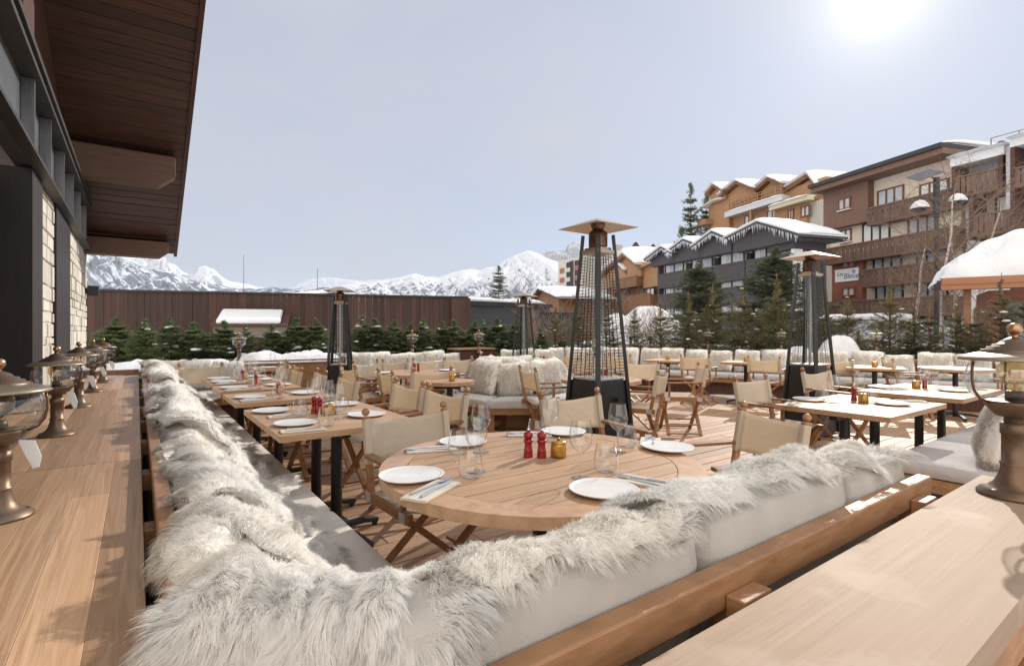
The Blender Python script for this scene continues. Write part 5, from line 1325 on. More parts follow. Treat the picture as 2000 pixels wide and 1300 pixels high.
def birch(u, d, vtop, seed, lab):
    x, y = at_d(u, d); h = z_at(vtop, d) - .2; rs = random.Random(seed); g = MB(); tw = MB()
    def grow(p, dr, L, r, lev):
        pts = [p]; q = p.copy(); dd = dr.copy(); n = 5
        for i in range(n):
            dd = (dd + Vector((rs.uniform(-.12, .12), rs.uniform(-.12, .12), .05 if lev < 2 else -.03))).normalized(); q = q + dd * (L / n); pts.append(q.copy())
        (g if lev == 0 else tw).tube(pts, [r * (1 - .75 * i / n) for i in range(n + 1)], 7 if lev == 0 else 4, False)
        if lev < 3:
            for k in range((15, 6, 5)[lev]):
                f = rs.uniform(.3 if lev == 0 else .2, 1); i = min(int(f * n), n - 1); a = rs.uniform(0, 2 * PI)
                nd = (dd * .55 + Vector((math.cos(a), math.sin(a), .35 if lev == 0 else .1)) * .75).normalized()
                grow(pts[i].lerp(pts[i + 1], f * n - i), nd, L * rs.uniform(.28, .45) if lev == 0 else L * rs.uniform(.4, .65), r * (.26 if lev == 0 else .42), lev + 1)
    t = empty('birch_tree', (x, y, .2), 0, lab, 'birch')
    grow(Vector((0, 0, 0)), Vector((rs.uniform(-.08, .08), 0, 1)), h, .075, 0)
    g.build('trunk', W['birchbark'], t, True); tw.build('branches', W['twig'], t, True)
W['birchbark'] = mat('birch_bark', (.50, .45, .41), (.20, .15, .12), .8, scale=9, vec=(1, 1, 2.5), lo=.52, hi=.6)
W['twig'] = mat('birch_twigs', (.16, .105, .075), (.24, .17, .12), .8, scale=8)
birch(1838, 17.5, 395, 3, 'bare birch with mottled trunk right behind the street lamp')
birch(1862, 18.5, 415, 4, 'bare birch leaning right, beside the snowy orange eave')
birch(1900, 19.0, 400, 6, 'bare birch rising from behind the snowy orange roof')
birch(1775, 19.5, 480, 9, 'thin bare birch before the cream balconies of the apartment house')
def shrub(u, d, vtop, seed, lab):
    x, y = at_d(u, d); h = z_at(vtop, d) - .1; rs = random.Random(seed); tw = MB()
    for k in range(26):
        a = rs.uniform(0, 2 * PI); p = Vector((rs.uniform(-.2, .2), rs.uniform(-.2, .2), 0)); dr = Vector((math.cos(a) * .5, math.sin(a) * .5, 1)).normalized(); L = h * rs.uniform(.6, 1.05); pts = [p]
        for i in range(5):
            dr = (dr + Vector((rs.uniform(-.2, .2), rs.uniform(-.2, .2), 0))).normalized(); pts.append(pts[-1] + dr * L / 5)
            if i > 0:
                for _ in range(3):
                    a2 = rs.uniform(0, 6.28); e = pts[-1] + (dr + Vector((math.cos(a2), math.sin(a2), .2))).normalized() * L * .22; tw.tube([pts[-1], (pts[-1] + e) / 2 + Vector((0, 0, .02)), e], [.005, .004, .002], 3, False)
        tw.tube(pts, [.012, .011, .009, .007, .005, .003], 4, False)
    t = empty('bare_bush', (x, y, .1), 0, lab, 'bush', 'leafless brown bushes'); tw.build('twigs', W['twig'], t)
for k, (u, d, v) in enumerate(((1075, 18, 555), (1105, 17, 575), (1068, 15, 600), (1180, 22, 560), (1230, 20, 570), (1275, 20, 580))):
    shrub(u, d, v, 90 + k, 'leafless brown bush ' + ('before the small snowy chalet', 'left of the tallest heater', 'in front of the dark box wall', 'seen through the wires of the tallest heater', 'on the snow mound, left one', 'on the snow mound, right one')[k])
# ------------------------------------------------------------------ walls and buildings beyond the terrace
class Fac:
    "a facade plane through two ground points seen in columns u0 (depth d0) and u1 (depth d1)"
    def __init__(s, u0, d0, u1, d1):
        s.o = Vector(at_d(u0, d0)); q = Vector(at_d(u1, d1)); s.L = (q - s.o).length; s.d = (q - s.o) / s.L
        s.n = Vector((s.d.y, -s.d.x))
        if s.n.dot(-s.o) < 0: s.n = -s.n
        s.flip = s.d.x * s.n.y - s.d.y * s.n.x > 0
    def s_(s, u, n=0):
        x = (u - 1000) / F; r = Vector((x * CS + SN, -x * SN + CS)); o = s.o + s.n * n
        det = s.d.x * -r.y + s.d.y * r.x          # o + d*t = r*k
        return (-o.x * -r.y + -o.y * r.x) / det
    def dep(s, u, n=0):
        p = s.o + s.n * n + s.d * s.s_(u, n); return p.x * SN + p.y * CS
    def z_(s, u, v, n=0): return z_at(v, s.dep(u, n))
    def p(s, a, z, n=0): q = s.o + s.d * a + s.n * n; return (q.x, q.y, z)
    def box(s, mb, s0, s1, z0, z1, n0, n1):
        vs = [s.p(s0, z0, n0), s.p(s1, z0, n0), s.p(s1, z0, n1), s.p(s0, z0, n1), s.p(s0, z1, n0), s.p(s1, z1, n0), s.p(s1, z1, n1), s.p(s0, z1, n1)]
        return mb.add(vs, [(3, 2, 1, 0), (4, 5, 6, 7), (0, 1, 5, 4), (1, 2, 6, 5), (2, 3, 7, 6), (3, 0, 4, 7)])
    def poly(s, mb, pts, n0, n1):
        k = len(pts); vs = [s.p(a, z, n0) for a, z in pts] + [s.p(a, z, n1) for a, z in pts]
        return mb.add(vs, [tuple(range(k))[::-1], tuple(range(k, 2 * k))] + [(i, (i + 1) % k, k + (i + 1) % k, k + i) for i in range(k)])
    def bx(s, name, m, par, s0, s1, z0, z1, n0, n1, **k):
        return s.box(MB(), s0, s1, z0, z1, n0, n1).build(name, m, par, **k)
    def strip(s, name, m, par, n0, n1, pts, th):
        "slab following a line of (s, z) points, thickness th upward"
        mb = MB(); up = [(a, z + th) for a, z in pts]
        s.poly(mb, pts + up[::-1], n0, n1); return mb.build(name, m, par)
glass_sky = mat('window_painted_reflection', (.42, .45, .50), (.68, .71, .75), .08, scale=.5, lo=.35, hi=.65, spec=.8)  # sky reflection painted into the pane colour as pale patches
glass_cur = mat('window_pale_blind', (.80, .80, .80), (.84, .84, .84), .2, scale=.6)
frame_br = mat('brown_frame', (.16, .065, .03), (.22, .09, .045), .5, scale=5)
frame_dk = mat('dark_frame', (.02, .02, .022), rough=.5)
def window(fc, par, s0, s1, z0, z1, n=0, fr=frame_br, gl=glass_sky, mull=1, depth=.06, sill=False, bar_=.06):
    w_ = fc.bx('window', gl, par, s0, s1, z0, z1, n - .02, n + .012)
    mb = MB(); b = bar_
    fc.box(mb, s0 - b, s1 + b, z1, z1 + b, n - .01, n + depth); fc.box(mb, s0 - b, s1 + b, z0 - b, z0, n - .01, n + depth)
    fc.box(mb, s0 - b, s0, z0, z1, n - .01, n + depth); fc.box(mb, s1, s1 + b, z0, z1, n - .01, n + depth)
    for k in range(mull):
        c = s0 + (s1 - s0) * (k + 1) / (mull + 1); fc.box(mb, c - b * .5, c + b * .5, z0, z1, n + .013, n + depth - .005)
    mb.build('window_frame', fr, w_)
    if sill: fc.box(MB(), s0 - .12, s1 + .12, z0 - b - .06, z0 - b, n, n + .16).build('sill', glass_cur, w_)
    return w_
def pxwin(fc, par, u0, v0, u1, v1, **k):
    "window whose corners show at (u0, v0) upper left and (u1, v1) lower right"
    zt = fc.z_(u0, v0); zb = fc.z_(u1, v1); return window(fc, par, fc.s_(u0), fc.s_(u1), zb, zt, **k)
def slats(fc, par, s0, s1, z0, z1, n, m, wd=.11, gap=.018, name='balcony', cut=False, top=.07, deep=.9, floor=True):
    "balcony front of upright boards with a handrail, end boards and a floor slab"
    mb = MB(); a = s0; rg = random.Random(int(s0 * 10))
    k = 0
    while a < s1:
        w_ = min(wd, s1 - a)
        if cut and k % 2 == 0:
            c = a + w_ / 2; zc = z0 + (z1 - z0) * .58; fc.box(mb, a, a + w_, z0, zc - .10, n, n + .03); fc.box(mb, a, a + w_ * .3, zc - .10, zc + .10, n, n + .03); fc.box(mb, a + w_ * .7, a + w_, zc - .10, zc + .10, n, n + .03); fc.box(mb, a, a + w_, zc + .10, z1 - .04, n, n + .03)
        else: fc.box(mb, a, a + w_, z0, z1 - .04, n, n + .03)
        a += w_ + gap; k += 1
    b = mb.build(name, m, par)
    fc.box(MB(), s0 - .03, s1 + .03, z1 - .038, z1 + top, n - .05, n + .07).build('handrail', m, b)
    fc.box(MB(), s0 - .02, s1 + .02, z0 - .16, z0 - .012, n - .02, n + .045).build('edge_beam', m, b)
    if floor:
        fc.box(MB(), s0, s1, z0 - .18, z0 - .04, n - deep, n - .022).build('floor_slab', m, b)
        for e in (s0 + .012, s1 - .042): fc.box(MB(), e, e + .03, z0, z1 - .05, n - deep + .01, n - .002).build('end_board', m, b)
    return b
def snow_slab(fc, par, pts, n0, n1, th, name='roof_snow', over=.1):
    "rounded snow layer lying on a roof line given by (s, z) points"
    mb = MB(); sec = [(0, 0), (-.05, .25), (0, .6), (.12, .88), (.3, 1), (.7, 1), (.88, .88), (1, .6), (1.05, .25), (1, 0)]
    P_ = []; N = len(pts); rows = []
    sm = [pts[0]]
    for i in range(N - 1):
        for k in range(1, 13): f = k / 12; sm.append((pts[i][0] + (pts[i + 1][0] - pts[i][0]) * f, pts[i][1] + (pts[i + 1][1] - pts[i][1]) * f))
    for i, (a, z) in enumerate(sm):
        e = min(i, len(sm) - 1 - i) / 3.0; q = min(1, .35 + .65 * min(e, 1) ** .6) * (1 + .13 * math.sin(a * 2.3) + .08 * math.sin(a * 5.1 + 1))
        for f, h in sec:
            w_ = n0 + (n1 - n0) * (.5 + (f - .5))
            mb.v.append(fc.p(a, z + h * th * .75 * q, w_))
    k = len(sec)
    for i in range(len(sm) - 1):
        for j in range(k): mb.f.append((i * k + j, i * k + (j + 1) % k, (i + 1) * k + (j + 1) % k, (i + 1) * k + j))
    mb.f.append(tuple(range(k))); mb.f.append(tuple((len(sm) - 1) * k + j for j in range(k))[::-1])
    return mb.build(name, W['snow'], par, True)

# --- long brown boarded wall at the back left, ending in a corner
fw = Fac(120, 15.2, 912, 19.2)
wl = empty('boarded_wall', fw.p(0, 0), 0, 'long dark brown vertical-board wall behind the firs with a metal cap', 'wall')
def put_under(t):   # children are built in world space: cancel the thing's own offset
    for c in t.children:
        if c.type == 'MESH' and not c.get('_k'): c.matrix_parent_inverse = t.matrix_basis.inverted(); 
ztl, ztr = fw.z_(170, 568), fw.z_(912, 582)
def ztop(a): return ztl + (ztr - ztl) * (a - fw.s_(170)) / (fw.s_(912) - fw.s_(170))
mb = MB(); a = 0; rg = random.Random(2)
while a < fw.L:
    w_ = min(.15 + rg.random() * .09, fw.L - a); n_ = rg.random() * .018; fw.poly(mb, [(a, -.3), (a + w_ - .006, -.3), (a + w_ - .006, ztop(a + w_)), (a, ztop(a))], n_ - .05, n_); a += w_
W['wallboard'] = mat('brown_wall_boards', (.034, .013, .009), (.062, .025, .017), .65, scale=3, vec=(4, 4, .35), island=.33, bump=.15, c3=(.060, .028, .018))
mb.build('boards', W['wallboard'], wl)
fw.poly(MB(), [(-.1, ztop(0) + .003), (fw.L + .05, ztop(fw.L) + .003), (fw.L + .05, ztop(fw.L) + .06), (-.1, ztop(0) + .06)], -.2, .06).build('metal_cap', frame_dk, wl)
fw.bx('corner_post', W['wallboard'], wl, fw.L - .02, fw.L + .12, -.3, ztr, -.3, .05)
sc_ = fw.s_(880); fw.bx('offset_panel', W['wallboard'], wl, sc_, fw.L - .025, -.3, ztr - .02, .03, .12)
put_under(wl)
# snow-topped hatch leaning on it
ht = empty('hatch', fw.p(fw.s_(500), 0), 0, 'small lean-to hatch with a thick slab of snow on its sloping lid', 'shed')
s0, s1 = fw.s_(428), fw.s_(568); zt, zf = fw.z_(430, 614), fw.z_(440, 630)
def lean_slab(mb, a0, a1, z_back, z_front, nb, nf, th, ins=0):
    vs = []
    for dz in (0, th):
        for a, n_, z in ((a0, nb, z_back), (a1, nb, z_back), (a1, nf, z_front), (a0, nf, z_front)): vs.append(fw.p(a, z + dz, n_))
    return mb.add(vs, [(3, 2, 1, 0), (4, 5, 6, 7), (0, 1, 5, 4), (1, 2, 6, 5), (2, 3, 7, 6), (3, 0, 4, 7)])
W['greywood'] = mat('weathered_grey_wood', (.16, .125, .10), (.24, .195, .16), .75, scale=5, vec=(1, 1, 6))
lean_slab(MB(), s0, s1, zt, zf - .12, .125, 1.25, .05).build('lid', W['dark'], ht)
fw.bx('front_board', W['greywood'], ht, s0 + .05, s1 - .05, zf - .45, zf - .13, 1.13, 1.17)
fw.bx('body', W['dark'], ht, s0 + .1, s1 - .1, -.3, zf - .46, .13, 1.0)
mb = lean_slab(MB(), s0 + .12, s1 - .22, zt + .052, zf - .066, .16, 1.2, .14); mb.build('snow_slab', W['snow'], ht, True, bevel=.06, seg=4); put_under(ht)

# --- dark grey wall with a snowy roof edge
fg = Fac(912, 21.5, 1040, 23.5)
gw = empty('grey_wall', fg.p(0, 0), 0, 'dark grey flat-roofed block with snow on its edge behind the firs', 'building')
W['slate'] = mat('dark_grey_render', (.032, .033, .038), (.045, .047, .054), .7, scale=4, bump=.1)
zt = fg.z_(915, 596); fg.bx('wall', W['slate'], gw, -.3, fg.L + 1, -.5, zt, -4, 0); fg.bx('fascia', frame_dk, gw, -.35, fg.L + 1.1, zt + .002, zt + .16, -4, .12)
snow_slab(fg, gw, [(-.3, zt + .162), (fg.L * .35, zt + .165), (fg.L * .8, zt + .162), (fg.L + .6, zt + .162)], -3.5, .05, .30); put_under(gw)
fd = Fac(1062, 17.0, 1140, 17.4); db = empty('dark_wall', fd.p(0, 0), 0, 'plain dark box wall between bare bushes, left of the tallest heater', 'wall'); fd.bx('wall_panel', W['slate'], db, 0, fd.L, -.3, fd.z_(1062, 612), -.3, 0); fd.bx('cap', frame_dk, db, -.03, fd.L + .03, fd.z_(1062, 612) + .002, fd.z_(1062, 612) + .05, -.33, .03); put_under(db)
# far snowy roofs and masts
fr_ = Fac(1040, 55, 1092, 50)
hc = empty('small_chalet', fr_.p(0, 0), 0, 'small brown chalet with a white snow roof below the beige tower block', 'chalet')
W['larch'] = mat('warm_larch_cladding', (.30, .155, .075), (.42, .245, .13), .6, scale=2.2, vec=(.6, .6, 7), island=0, bump=.1, c3=(.33, .19, .10))
W['larchd'] = mat('brown_larch', (.16, .075, .035), (.24, .12, .06), .6, scale=2.2, vec=(.6, .6, 7), bump=.1)
z0, z1 = fr_.z_(1045, 590), fr_.z_(1060, 566); fr_.poly(MB(), [(0, 0), (fr_.L, 0), (fr_.L, z0), (fr_.L * .45, z1), (0, z0 - .3)], -6, 0).build('wall', W['larchd'], hc)
snow_slab(fr_, hc, [(-.5, z0 - .45), (fr_.L * .42, z1 + .1), (fr_.L * 1.15, z0 + .15)], -6, .6, .55)
fr_.strip('roof', W['dark'], hc, -6, .7, [(-.6, z0 - .62), (fr_.L * .45, z1 - .05), (fr_.L * 1.2, z0 - .05)], .12); put_under(hc)
def mast(u, d, v0, lab):
    x, y = at_d(u, d); t = MB().tube([(x, y, 0), (x, y, z_at(v0, d))], [.14, .05], 6).build('mast', W['black']); tag(t, lab, 'mast')
mast(620, 150, 524, 'thin dark mast on the skyline above the small heater'); mast(476, 170, 496, 'hair-thin mast on the skyline above the brown wall')
ff = Fac(600, 42, 700, 46); fh = empty('flat_roof_house', ff.p(0, 0), 0, 'low house with snowy shallow roof just over the brown wall', 'house'); zz = ff.z_(650, 571)
ff.bx('wall', W['larchd'], fh, .5, ff.L - .5, 0, zz - .4, -5, 0); snow_slab(ff, fh, [(-.5, zz - .5), (ff.L * .5, zz + .05), (ff.L + 2, zz - .5)], -5, .5, .35); put_under(fh)

# --- beige tower block
W['concrete'] = mat('beige_concrete', (.44, .42, .385), (.52, .50, .46), .85, scale=1.5, bump=.05, patch=((.38, .36, .33), 1.2, .55, .75))
W['redpanel'] = mat('red_brown_panel', (.25, .085, .055), (.32, .12, .08), .7, scale=4)
fb = Fac(1090, 78, 1136, 72); fb2 = Fac(1136, 72, 1290, 80)
tb = empty('tower_block', fb.p(0, 0), 0, 'tall beige concrete block with red panels behind the tallest heater', 'building')
zt = fb.z_(1100, 508); zt2 = fb2.z_(1145, 487)
fb.bx('wall', W['concrete'], tb, 0, fb.L, -2, zt, -6, 0); fb2.bx('wall', W['concrete'], tb, .02, fb2.L, -2, zt2, -.6, 0)
nst = 5; hh = (zt - fb.z_(1100, 600)) / nst
for k in range(6):
    zb = zt - .5 - (k + 1) * hh
    fb.bx('red_panel', W['redpanel'], tb, .6, fb.L * .28, zb, zb + hh * .5, .002, .08); fb.bx('red_panel', W['redpanel'], tb, fb.L * .72, fb.L * .98, zb, zb + hh * .5, .002, .08)
    window(fb, tb, fb.L * .40, fb.L * .52, zb + hh * .5, zb + hh * .95, .01, frame_dk, glass_dark, 0); window(fb, tb, fb.L * .74, fb.L * .92, zb + hh * .56, zb + hh * .95, .01, frame_dk, glass_dark, 0)
fb.bx('balcony_recess', frame_dk, tb, fb.L * .54, fb.L * .68, zt - nst * hh, zt - .4, .003, .05)
pw = fb2.s_(1222); fb2.bx('red_panel', W['redpanel'], tb, pw, pw + 2.4, fb2.z_(1225, 512), fb2.z_(1225, 492), .002, .08)
window(fb2, tb, fb2.s_(1235), fb2.s_(1272), fb2.z_(1240, 505), fb2.z_(1240, 494), .01, frame_dk, glass_dark, 3)
fb2.bx('roof_cabin', W['concrete'], tb, fb2.s_(1202), fb2.s_(1217), zt2 + .001, zt2 + 1.2, -.55, -.1)
for uu in (1244, 1278):
    a = fb2.s_(uu); fb2.poly(MB(), [(a - 1.7, zt2 + .001), (a + 1.9, zt2 + .001), (a, zt2 + 1.9)], -.5, -.05).build('skylight', W['slate'], tb)
snow_slab(fb2, tb, [(0, zt2), (fb2.L * .5, zt2), (fb2.L, zt2)], -.5, .1, .35); put_under(tb)

# --- warm wooden chalet left of the black house
fc = Fac(1185, 58, 1290, 47)
ch = empty('wooden_chalet', fc.p(0, 0), 0, 'honey-brown wooden chalet with balconies and snowy dormers, left of the black house', 'chalet')
zr = fc.z_(1270, 540); fc.bx('wall', W['larchd'], ch, 0, fc.L, 0, zr, -8, 0)
fc.bx('larch_front', W['larch'], ch, fc.s_(1262), fc.L, fc.z_(1280, 560), fc.z_(1270, 512), .01, .3)
for (v0, v1) in ((544, 558), (580, 602)):
    slats(fc, ch, fc.s_(1212), fc.s_(1262 if v0 < 560 else 1290), fc.z_(1240, v1 + 1), fc.z_(1240, v0), 1.0, W['larchd'], .14, .01, floor=True, deep=1.0)
for u0, u1, v0, v1 in ((1203, 1210, 572, 586), (1222, 1230, 570, 585), (1250, 1258, 566, 582), (1270, 1284, 565, 578), (1245, 1252, 525, 540), (1254, 1264, 532, 542)): pxwin(fc, ch, u0, v0, u1, v1, fr=frame_dk, gl=glass_dark if u1 - u0 < 10 else glass_sky, mull=1 if u1 - u0 > 10 else 0, bar_=.05, n=.32 if u0 > 1268 else .01)
def gable(fcx, par, uL, vL, uP, vP, uR, vR, n0, n1, th, wallm=None, roofm=None, snow=.35, zbase=None, drop=.28):
    pts = [(fcx.s_(uL), fcx.z_(uL, vL)), (fcx.s_(uP), fcx.z_(uP, vP)), (fcx.s_(uR), fcx.z_(uR, vR))]
    if wallm is not None:
        w0 = [(a, z - .02) for a, z in pts]; ins = .25; L_ = pts[2][0] - pts[0][0]
        poly = [(pts[0][0] + ins, zbase), (pts[2][0] - ins, zbase), (pts[2][0] - ins, pts[2][1] + .02), (pts[1][0], pts[1][1] - .02), (pts[0][0] + ins, pts[0][1] + .02)]
        fcx.poly(MB(), poly, n0, n1 - drop * 2).build('gable_wall', wallm, par)
    r = fcx.strip('roof', roofm or W['dark'], par, n0, n1, pts, th)
    if snow: snow_slab(fcx, par, [(a, z + th + .004) for a, z in pts], n0, n1 - .04, snow)
    return pts
gable(fc, ch, 1207, 526, 1238, 500, 1266, 523, -6, 1.2, .3, W['larch'], W['larchd'], .8, fc.z_(1238, 545))
gable(fc, ch, 1178, 545, 1212, 512, 1236, 535, -6, .8, .3, W['larch'], W['larchd'], .7, fc.z_(1212, 560))
snow_slab(fc, ch, [(fc.s_(1240), fc.z_(1250, 520)), (fc.s_(1265), fc.z_(1265, 506)), (fc.s_(1292), fc.z_(1290, 505))], -6, -.5, .8)
fc.strip('eave', W['larch'], ch, -6, .8, [(fc.s_(1258), fc.z_(1258, 527)), (fc.s_(1292), fc.z_(1292, 512))], .3); put_under(ch)

# --- black timber house with four gables
W['blackwood'] = mat('black_timber', (.048, .044, .050), (.075, .068, .076), .6, scale=3, vec=(5, 5, .4), bump=.12)
W['whitewall'] = mat('white_render', (.76, .76, .78), (.80, .80, .82), .8, scale=3)
fk = Fac(1283, 45, 1548, 31.2)
bh = empty('black_house', fk.p(0, 0), 0, 'black timber house with four snowy gables hung with icicles', 'house')
fk.bx('wall', W['blackwood'], bh, 0, fk.L, 0, fk.z_(1545, 470), -2.6, -1.25)
gx = [(1276, 507, 1310, 479, 1331, 490), (1318, 494, 1354, 465, 1381, 474), (1371, 482, 1411, 450, 1443, 462), (1436, 467, 1501, 432, 1584, 455)]
ice = MB(); ri_ = random.Random(4)
for k, (a, b, c, d, e, f_) in enumerate(gx):
    zb = fk.z_(*((1331, 509), (1381, 499.5), (1443, 487.5), (1547, 470))[k], .4)
    pts = gable(fk, bh, a, b + 4, c, d + 7, e, f_ + 8, -2.8, .95, .16, W['blackwood'], W['blackwood'], .42, zb)
    for i in range(2):
        (s0, z0), (s1, z1) = pts[i], pts[i + 1]; n_ = 26
        for q in range(n_):
            t_ = (q + ri_.random()) / n_; s_, z_ = s0 + (s1 - s0) * t_, z0 + (z1 - z0) * t_; l_ = .12 + .38 * ri_.random() ** 2
            ice.tube([fk.p(s_, z_ + .02, .93), fk.p(s_, z_ - l_, .93)], [.03, .004], 5)
ice.build('icicle_fringe', mat('ice', (.62, .66, .72), rough=.15, spec=.6), bh)
# right end return of the roof and wall
fke = Fac(1549, 31.15, 1592, 31.7)
fke.bx('gable_wall', W['blackwood'], bh, .02, fke.L * .85, fke.z_(1560, 486), fke.z_(1550, 464), -2, .06); fke.bx('red_wall', W['redpanel'], bh, .8, fke.L + .9, fke.z_(1560, 512), fke.z_(1560, 487), -3, -.1)
fke.bx('white_pier', W['whitewall'], bh, .05, .75, 1.0, fke.z_(1550, 483), -.2, 0)
bays = [1285, 1341, 1395, 1459, 1547]
tops = [(519, 534), (510, 526), (500, 515), (487, 506)]
for k in range(4):
    s0, s1 = fk.s_(bays[k]), fk.s_(bays[k + 1])
    uc = (bays[k] + bays[k + 1]) / 2
    fk.bx('fin_wall', W['blackwood'], bh, s1 - .14, s1, 0, fk.z_(bays[k + 1], 494 - 5 * (k < 3) + (24, 14, 4, 0)[k]) , -1.24, .0)
    if k == 0: fk.bx('fin_wall', W['blackwood'], bh, s0, s0 + .14, 0, fk.z_(1285, 520), -1.24, 0)
    wu = [(1301, 1335), (1353, 1391), (1409, 1453), (1475, 1522)][k]
    for row in range(3):
        # window bands read on the recessed wall (row 0 top)
        vt, vb = [((515, 537), (556, 576), (596, 615)), ((506, 527), (549, 570), (592, 612)), ((496, 518), (540, 562), (586, 609)), ((483, 506), (531, 556), (580, 606))][k][row]
        n_ = -.5; zt, zb = fk.z_(wu[0], vt, n_), fk.z_(wu[1], vb, n_)
        fk.bx('white_wall' if row < 2 else 'wall', W['whitewall'] if row < 2 else W['blackwood'], bh, s0 + .15, s1 - .15, zb - .5, zt + .25, -1.24, n_)
        window(fk, bh, fk.s_(wu[0], n_), min(fk.s_(wu[1], n_), s1 - .32), zb, zt, n_ + .01, frame_dk, glass_sky, 1, .06, bar_=.10)
        fk.bx('curtain', glass_cur, bh, fk.s_(wu[0], n_) + .05, fk.s_(wu[0] + (wu[1] - wu[0]) * .22, n_), zb + .05, zt - .05, n_ + .024, n_ + .03)
        fk.bx('lintel', W['blackwood'], bh, s0 + .15, s1 - .15, zt + .26, zt + .55, -1.24, -.02)
        if row < 2:
            ztop_ = fk.z_(bays[k], (((540, 525.5), (533, 520), (523, 509), (512, 500))[k][0] if row == 0 else (579, 574, 568, 562)[k]) - 2)
            slats(fk, bh, s0 + .02, s1 - .16, ztop_ - 1.0, ztop_, .02, W['blackwood'], .17, .012, deep=.5)
        else: fk.bx('base_wall', W['blackwood'], bh, s0 + .15, s1 - .15, 0, zb - .52, -1.2, -.2)
put_under(bh)

# --- orange chalet behind
fo = Fac(1378, 62, 1612, 46)
oc = empty('orange_chalet', fo.p(0, 0), 0, 'large orange larch chalet with many snowy gables high behind the black house', 'chalet')
fo.bx('wall', W['larch'], oc, fo.s_(1384), fo.s_(1424), 2, fo.z_(1395, 398), -6, .0); fo.bx('wall', W['larch'], oc, fo.s_(1424), fo.s_(1605), 2, fo.z_(1520, 372), -8, -.5)
fo.bx('wall', W['larch'], oc, fo.s_(1524), fo.s_(1586), 2, fo.z_(1550, 398), -.49, .6)
W['palewood'] = mat('pale_pine_gable', (.46, .29, .15), (.56, .38, .22), .6, scale=2, vec=(.6, .6, 8), bump=.1)
gable(fo, oc, 1388, 384, 1404, 366, 1424, 378, -6, .8, .35, W['larch'], W['larchd'], .5, fo.z_(1405, 395))
gable(fo, oc, 1411, 387, 1444, 360, 1479, 374, -8, .5, .35, W['larch'], W['larchd'], .5, fo.z_(1445, 405))
gable(fo, oc, 1480, 372, 1502, 353, 1528, 364, -8, .2, .35, W['larch'], W['larchd'], .6, fo.z_(1505, 385))
gable(fo, oc, 1530, 374, 1574, 346, 1600, 379, -8, -.2, .4, W['palewood'], W['larchd'], .55, fo.z_(1560, 400))
snow_slab(fo, oc, [(fo.s_(1378), fo.z_(1380, 407)), (fo.s_(1400), fo.z_(1400, 393)), (fo.s_(1420), fo.z_(1420, 389))], -4, .6, .45)
W['paleparapet'] = mat('pale_parapet', (.52, .53, .55), (.60, .60, .61), .7, scale=2)
def balc(u0, va, vb, u1, vc, vd, m, n0, n1, name='parapet'):
    s0, s1 = fo.s_(u0), fo.s_(u1); za, zb = fo.z_(u0, va), fo.z_(u0, vb); zc, zd = fo.z_(u1, vc), fo.z_(u1, vd)
    fo.poly(MB(), [(s0, (zb + zd) / 2), (s1, (zb + zd) / 2), (s1, (za + zc) / 2), (s0, (za + zc) / 2)], n0, n1).build(name, m, oc)
    return s0, s1, (zb + zd) / 2, (za + zc) / 2
s0, s1, zb, zt = balc(1423, 411, 421, 1536, 388, 397, W['paleparapet'], -.49, .55); snow_slab(fo, oc, [(s0, zt), ((s0 + s1) / 2, zt), (s1, zt)], .2, .6, .22)
mb = MB(); 
for k in range(13): a = s0 + .4 + (s1 - s0 - .8) * k / 12; fo.box(mb, a - .05, a + .05, zt + .05, zt + 1.05, .22, .30)
for z in (.4, .75, 1.0): fo.box(mb, s0 + .3, s1 - .3, zt + z, zt + z + .07, .31, .35)
mb.build('railing', W['larch'], oc)
s0, s1, zb2, zt2_ = balc(1523, 404, 412, 1601, 385, 393, mat('cream_parapet', (.56, .50, .34), (.62, .56, .40), .7, scale=2), .61, 1.3); snow_slab(fo, oc, [(s0, zt2_), ((s0 + s1) / 2, zt2_), (s1, zt2_)], .4, 1.4, .3)
for u0, v0, u1, v1 in ((1456, 388, 1472, 402), (1498, 376, 1520, 384), (1456, 424, 1470, 440), (1500, 414, 1518, 432), (1541, 412, 1549, 425), (1566, 406, 1580, 419), (1566, 440, 1579, 452)):
    zt_, zb_ = fo.z_(u0, v0), fo.z_(u1, v1); n_ = .61 if u0 > 1535 else -.48; zt_, zb_ = fo.z_(u0, v0, n_), fo.z_(u1, v1, n_)
    window(fo, oc, fo.s_(u0, n_), fo.s_(u1, n_), zb_, zt_, n_, frame_br, glass_sky, 1, .08, bar_=.10)
for u in (1472, 1521): fo.bx('post', W['larch'], oc, fo.s_(u) - .12, fo.s_(u) + .12, 2, zb, .2, .45)
slats(fo, oc, fo.s_(1424), fo.s_(1522), fo.z_(1470, 452), fo.z_(1470, 438), .1, W['larchd'], .14, .03, deep=.55)
fo.bx('balcony', W['larch'], oc, fo.s_(1376), fo.s_(1392), fo.z_(1385, 440), fo.z_(1385, 430), -2, 1.0)
for u, v0, v1, n_ in ((1479, 353, 372, -3), (1530, 343, 352, -5)):
    chm = fo.bx('chimney', W['redpanel'], oc, fo.s_(u) - .6, fo.s_(u) + .6, fo.z_(u, v1) - 1.5, fo.z_(u, v0), n_ - 1, n_)
    fo.bx('chimney_cap', frame_dk, chm, fo.s_(u) - .8, fo.s_(u) + .8, fo.z_(u, v0) + .002, fo.z_(u, v0) + .35, n_ - 1.2, n_ + .2)
fo.bx('grey_corner', W['concrete'], oc, fo.s_(1586), fo.s_(1612), 2, fo.z_(1595, 394), -6, .3); fo.bx('retaining_wall', W['concrete'], oc, fo.s_(1578), fo.s_(1625), 0, fo.z_(1590, 457), .31, 3)
put_under(oc)

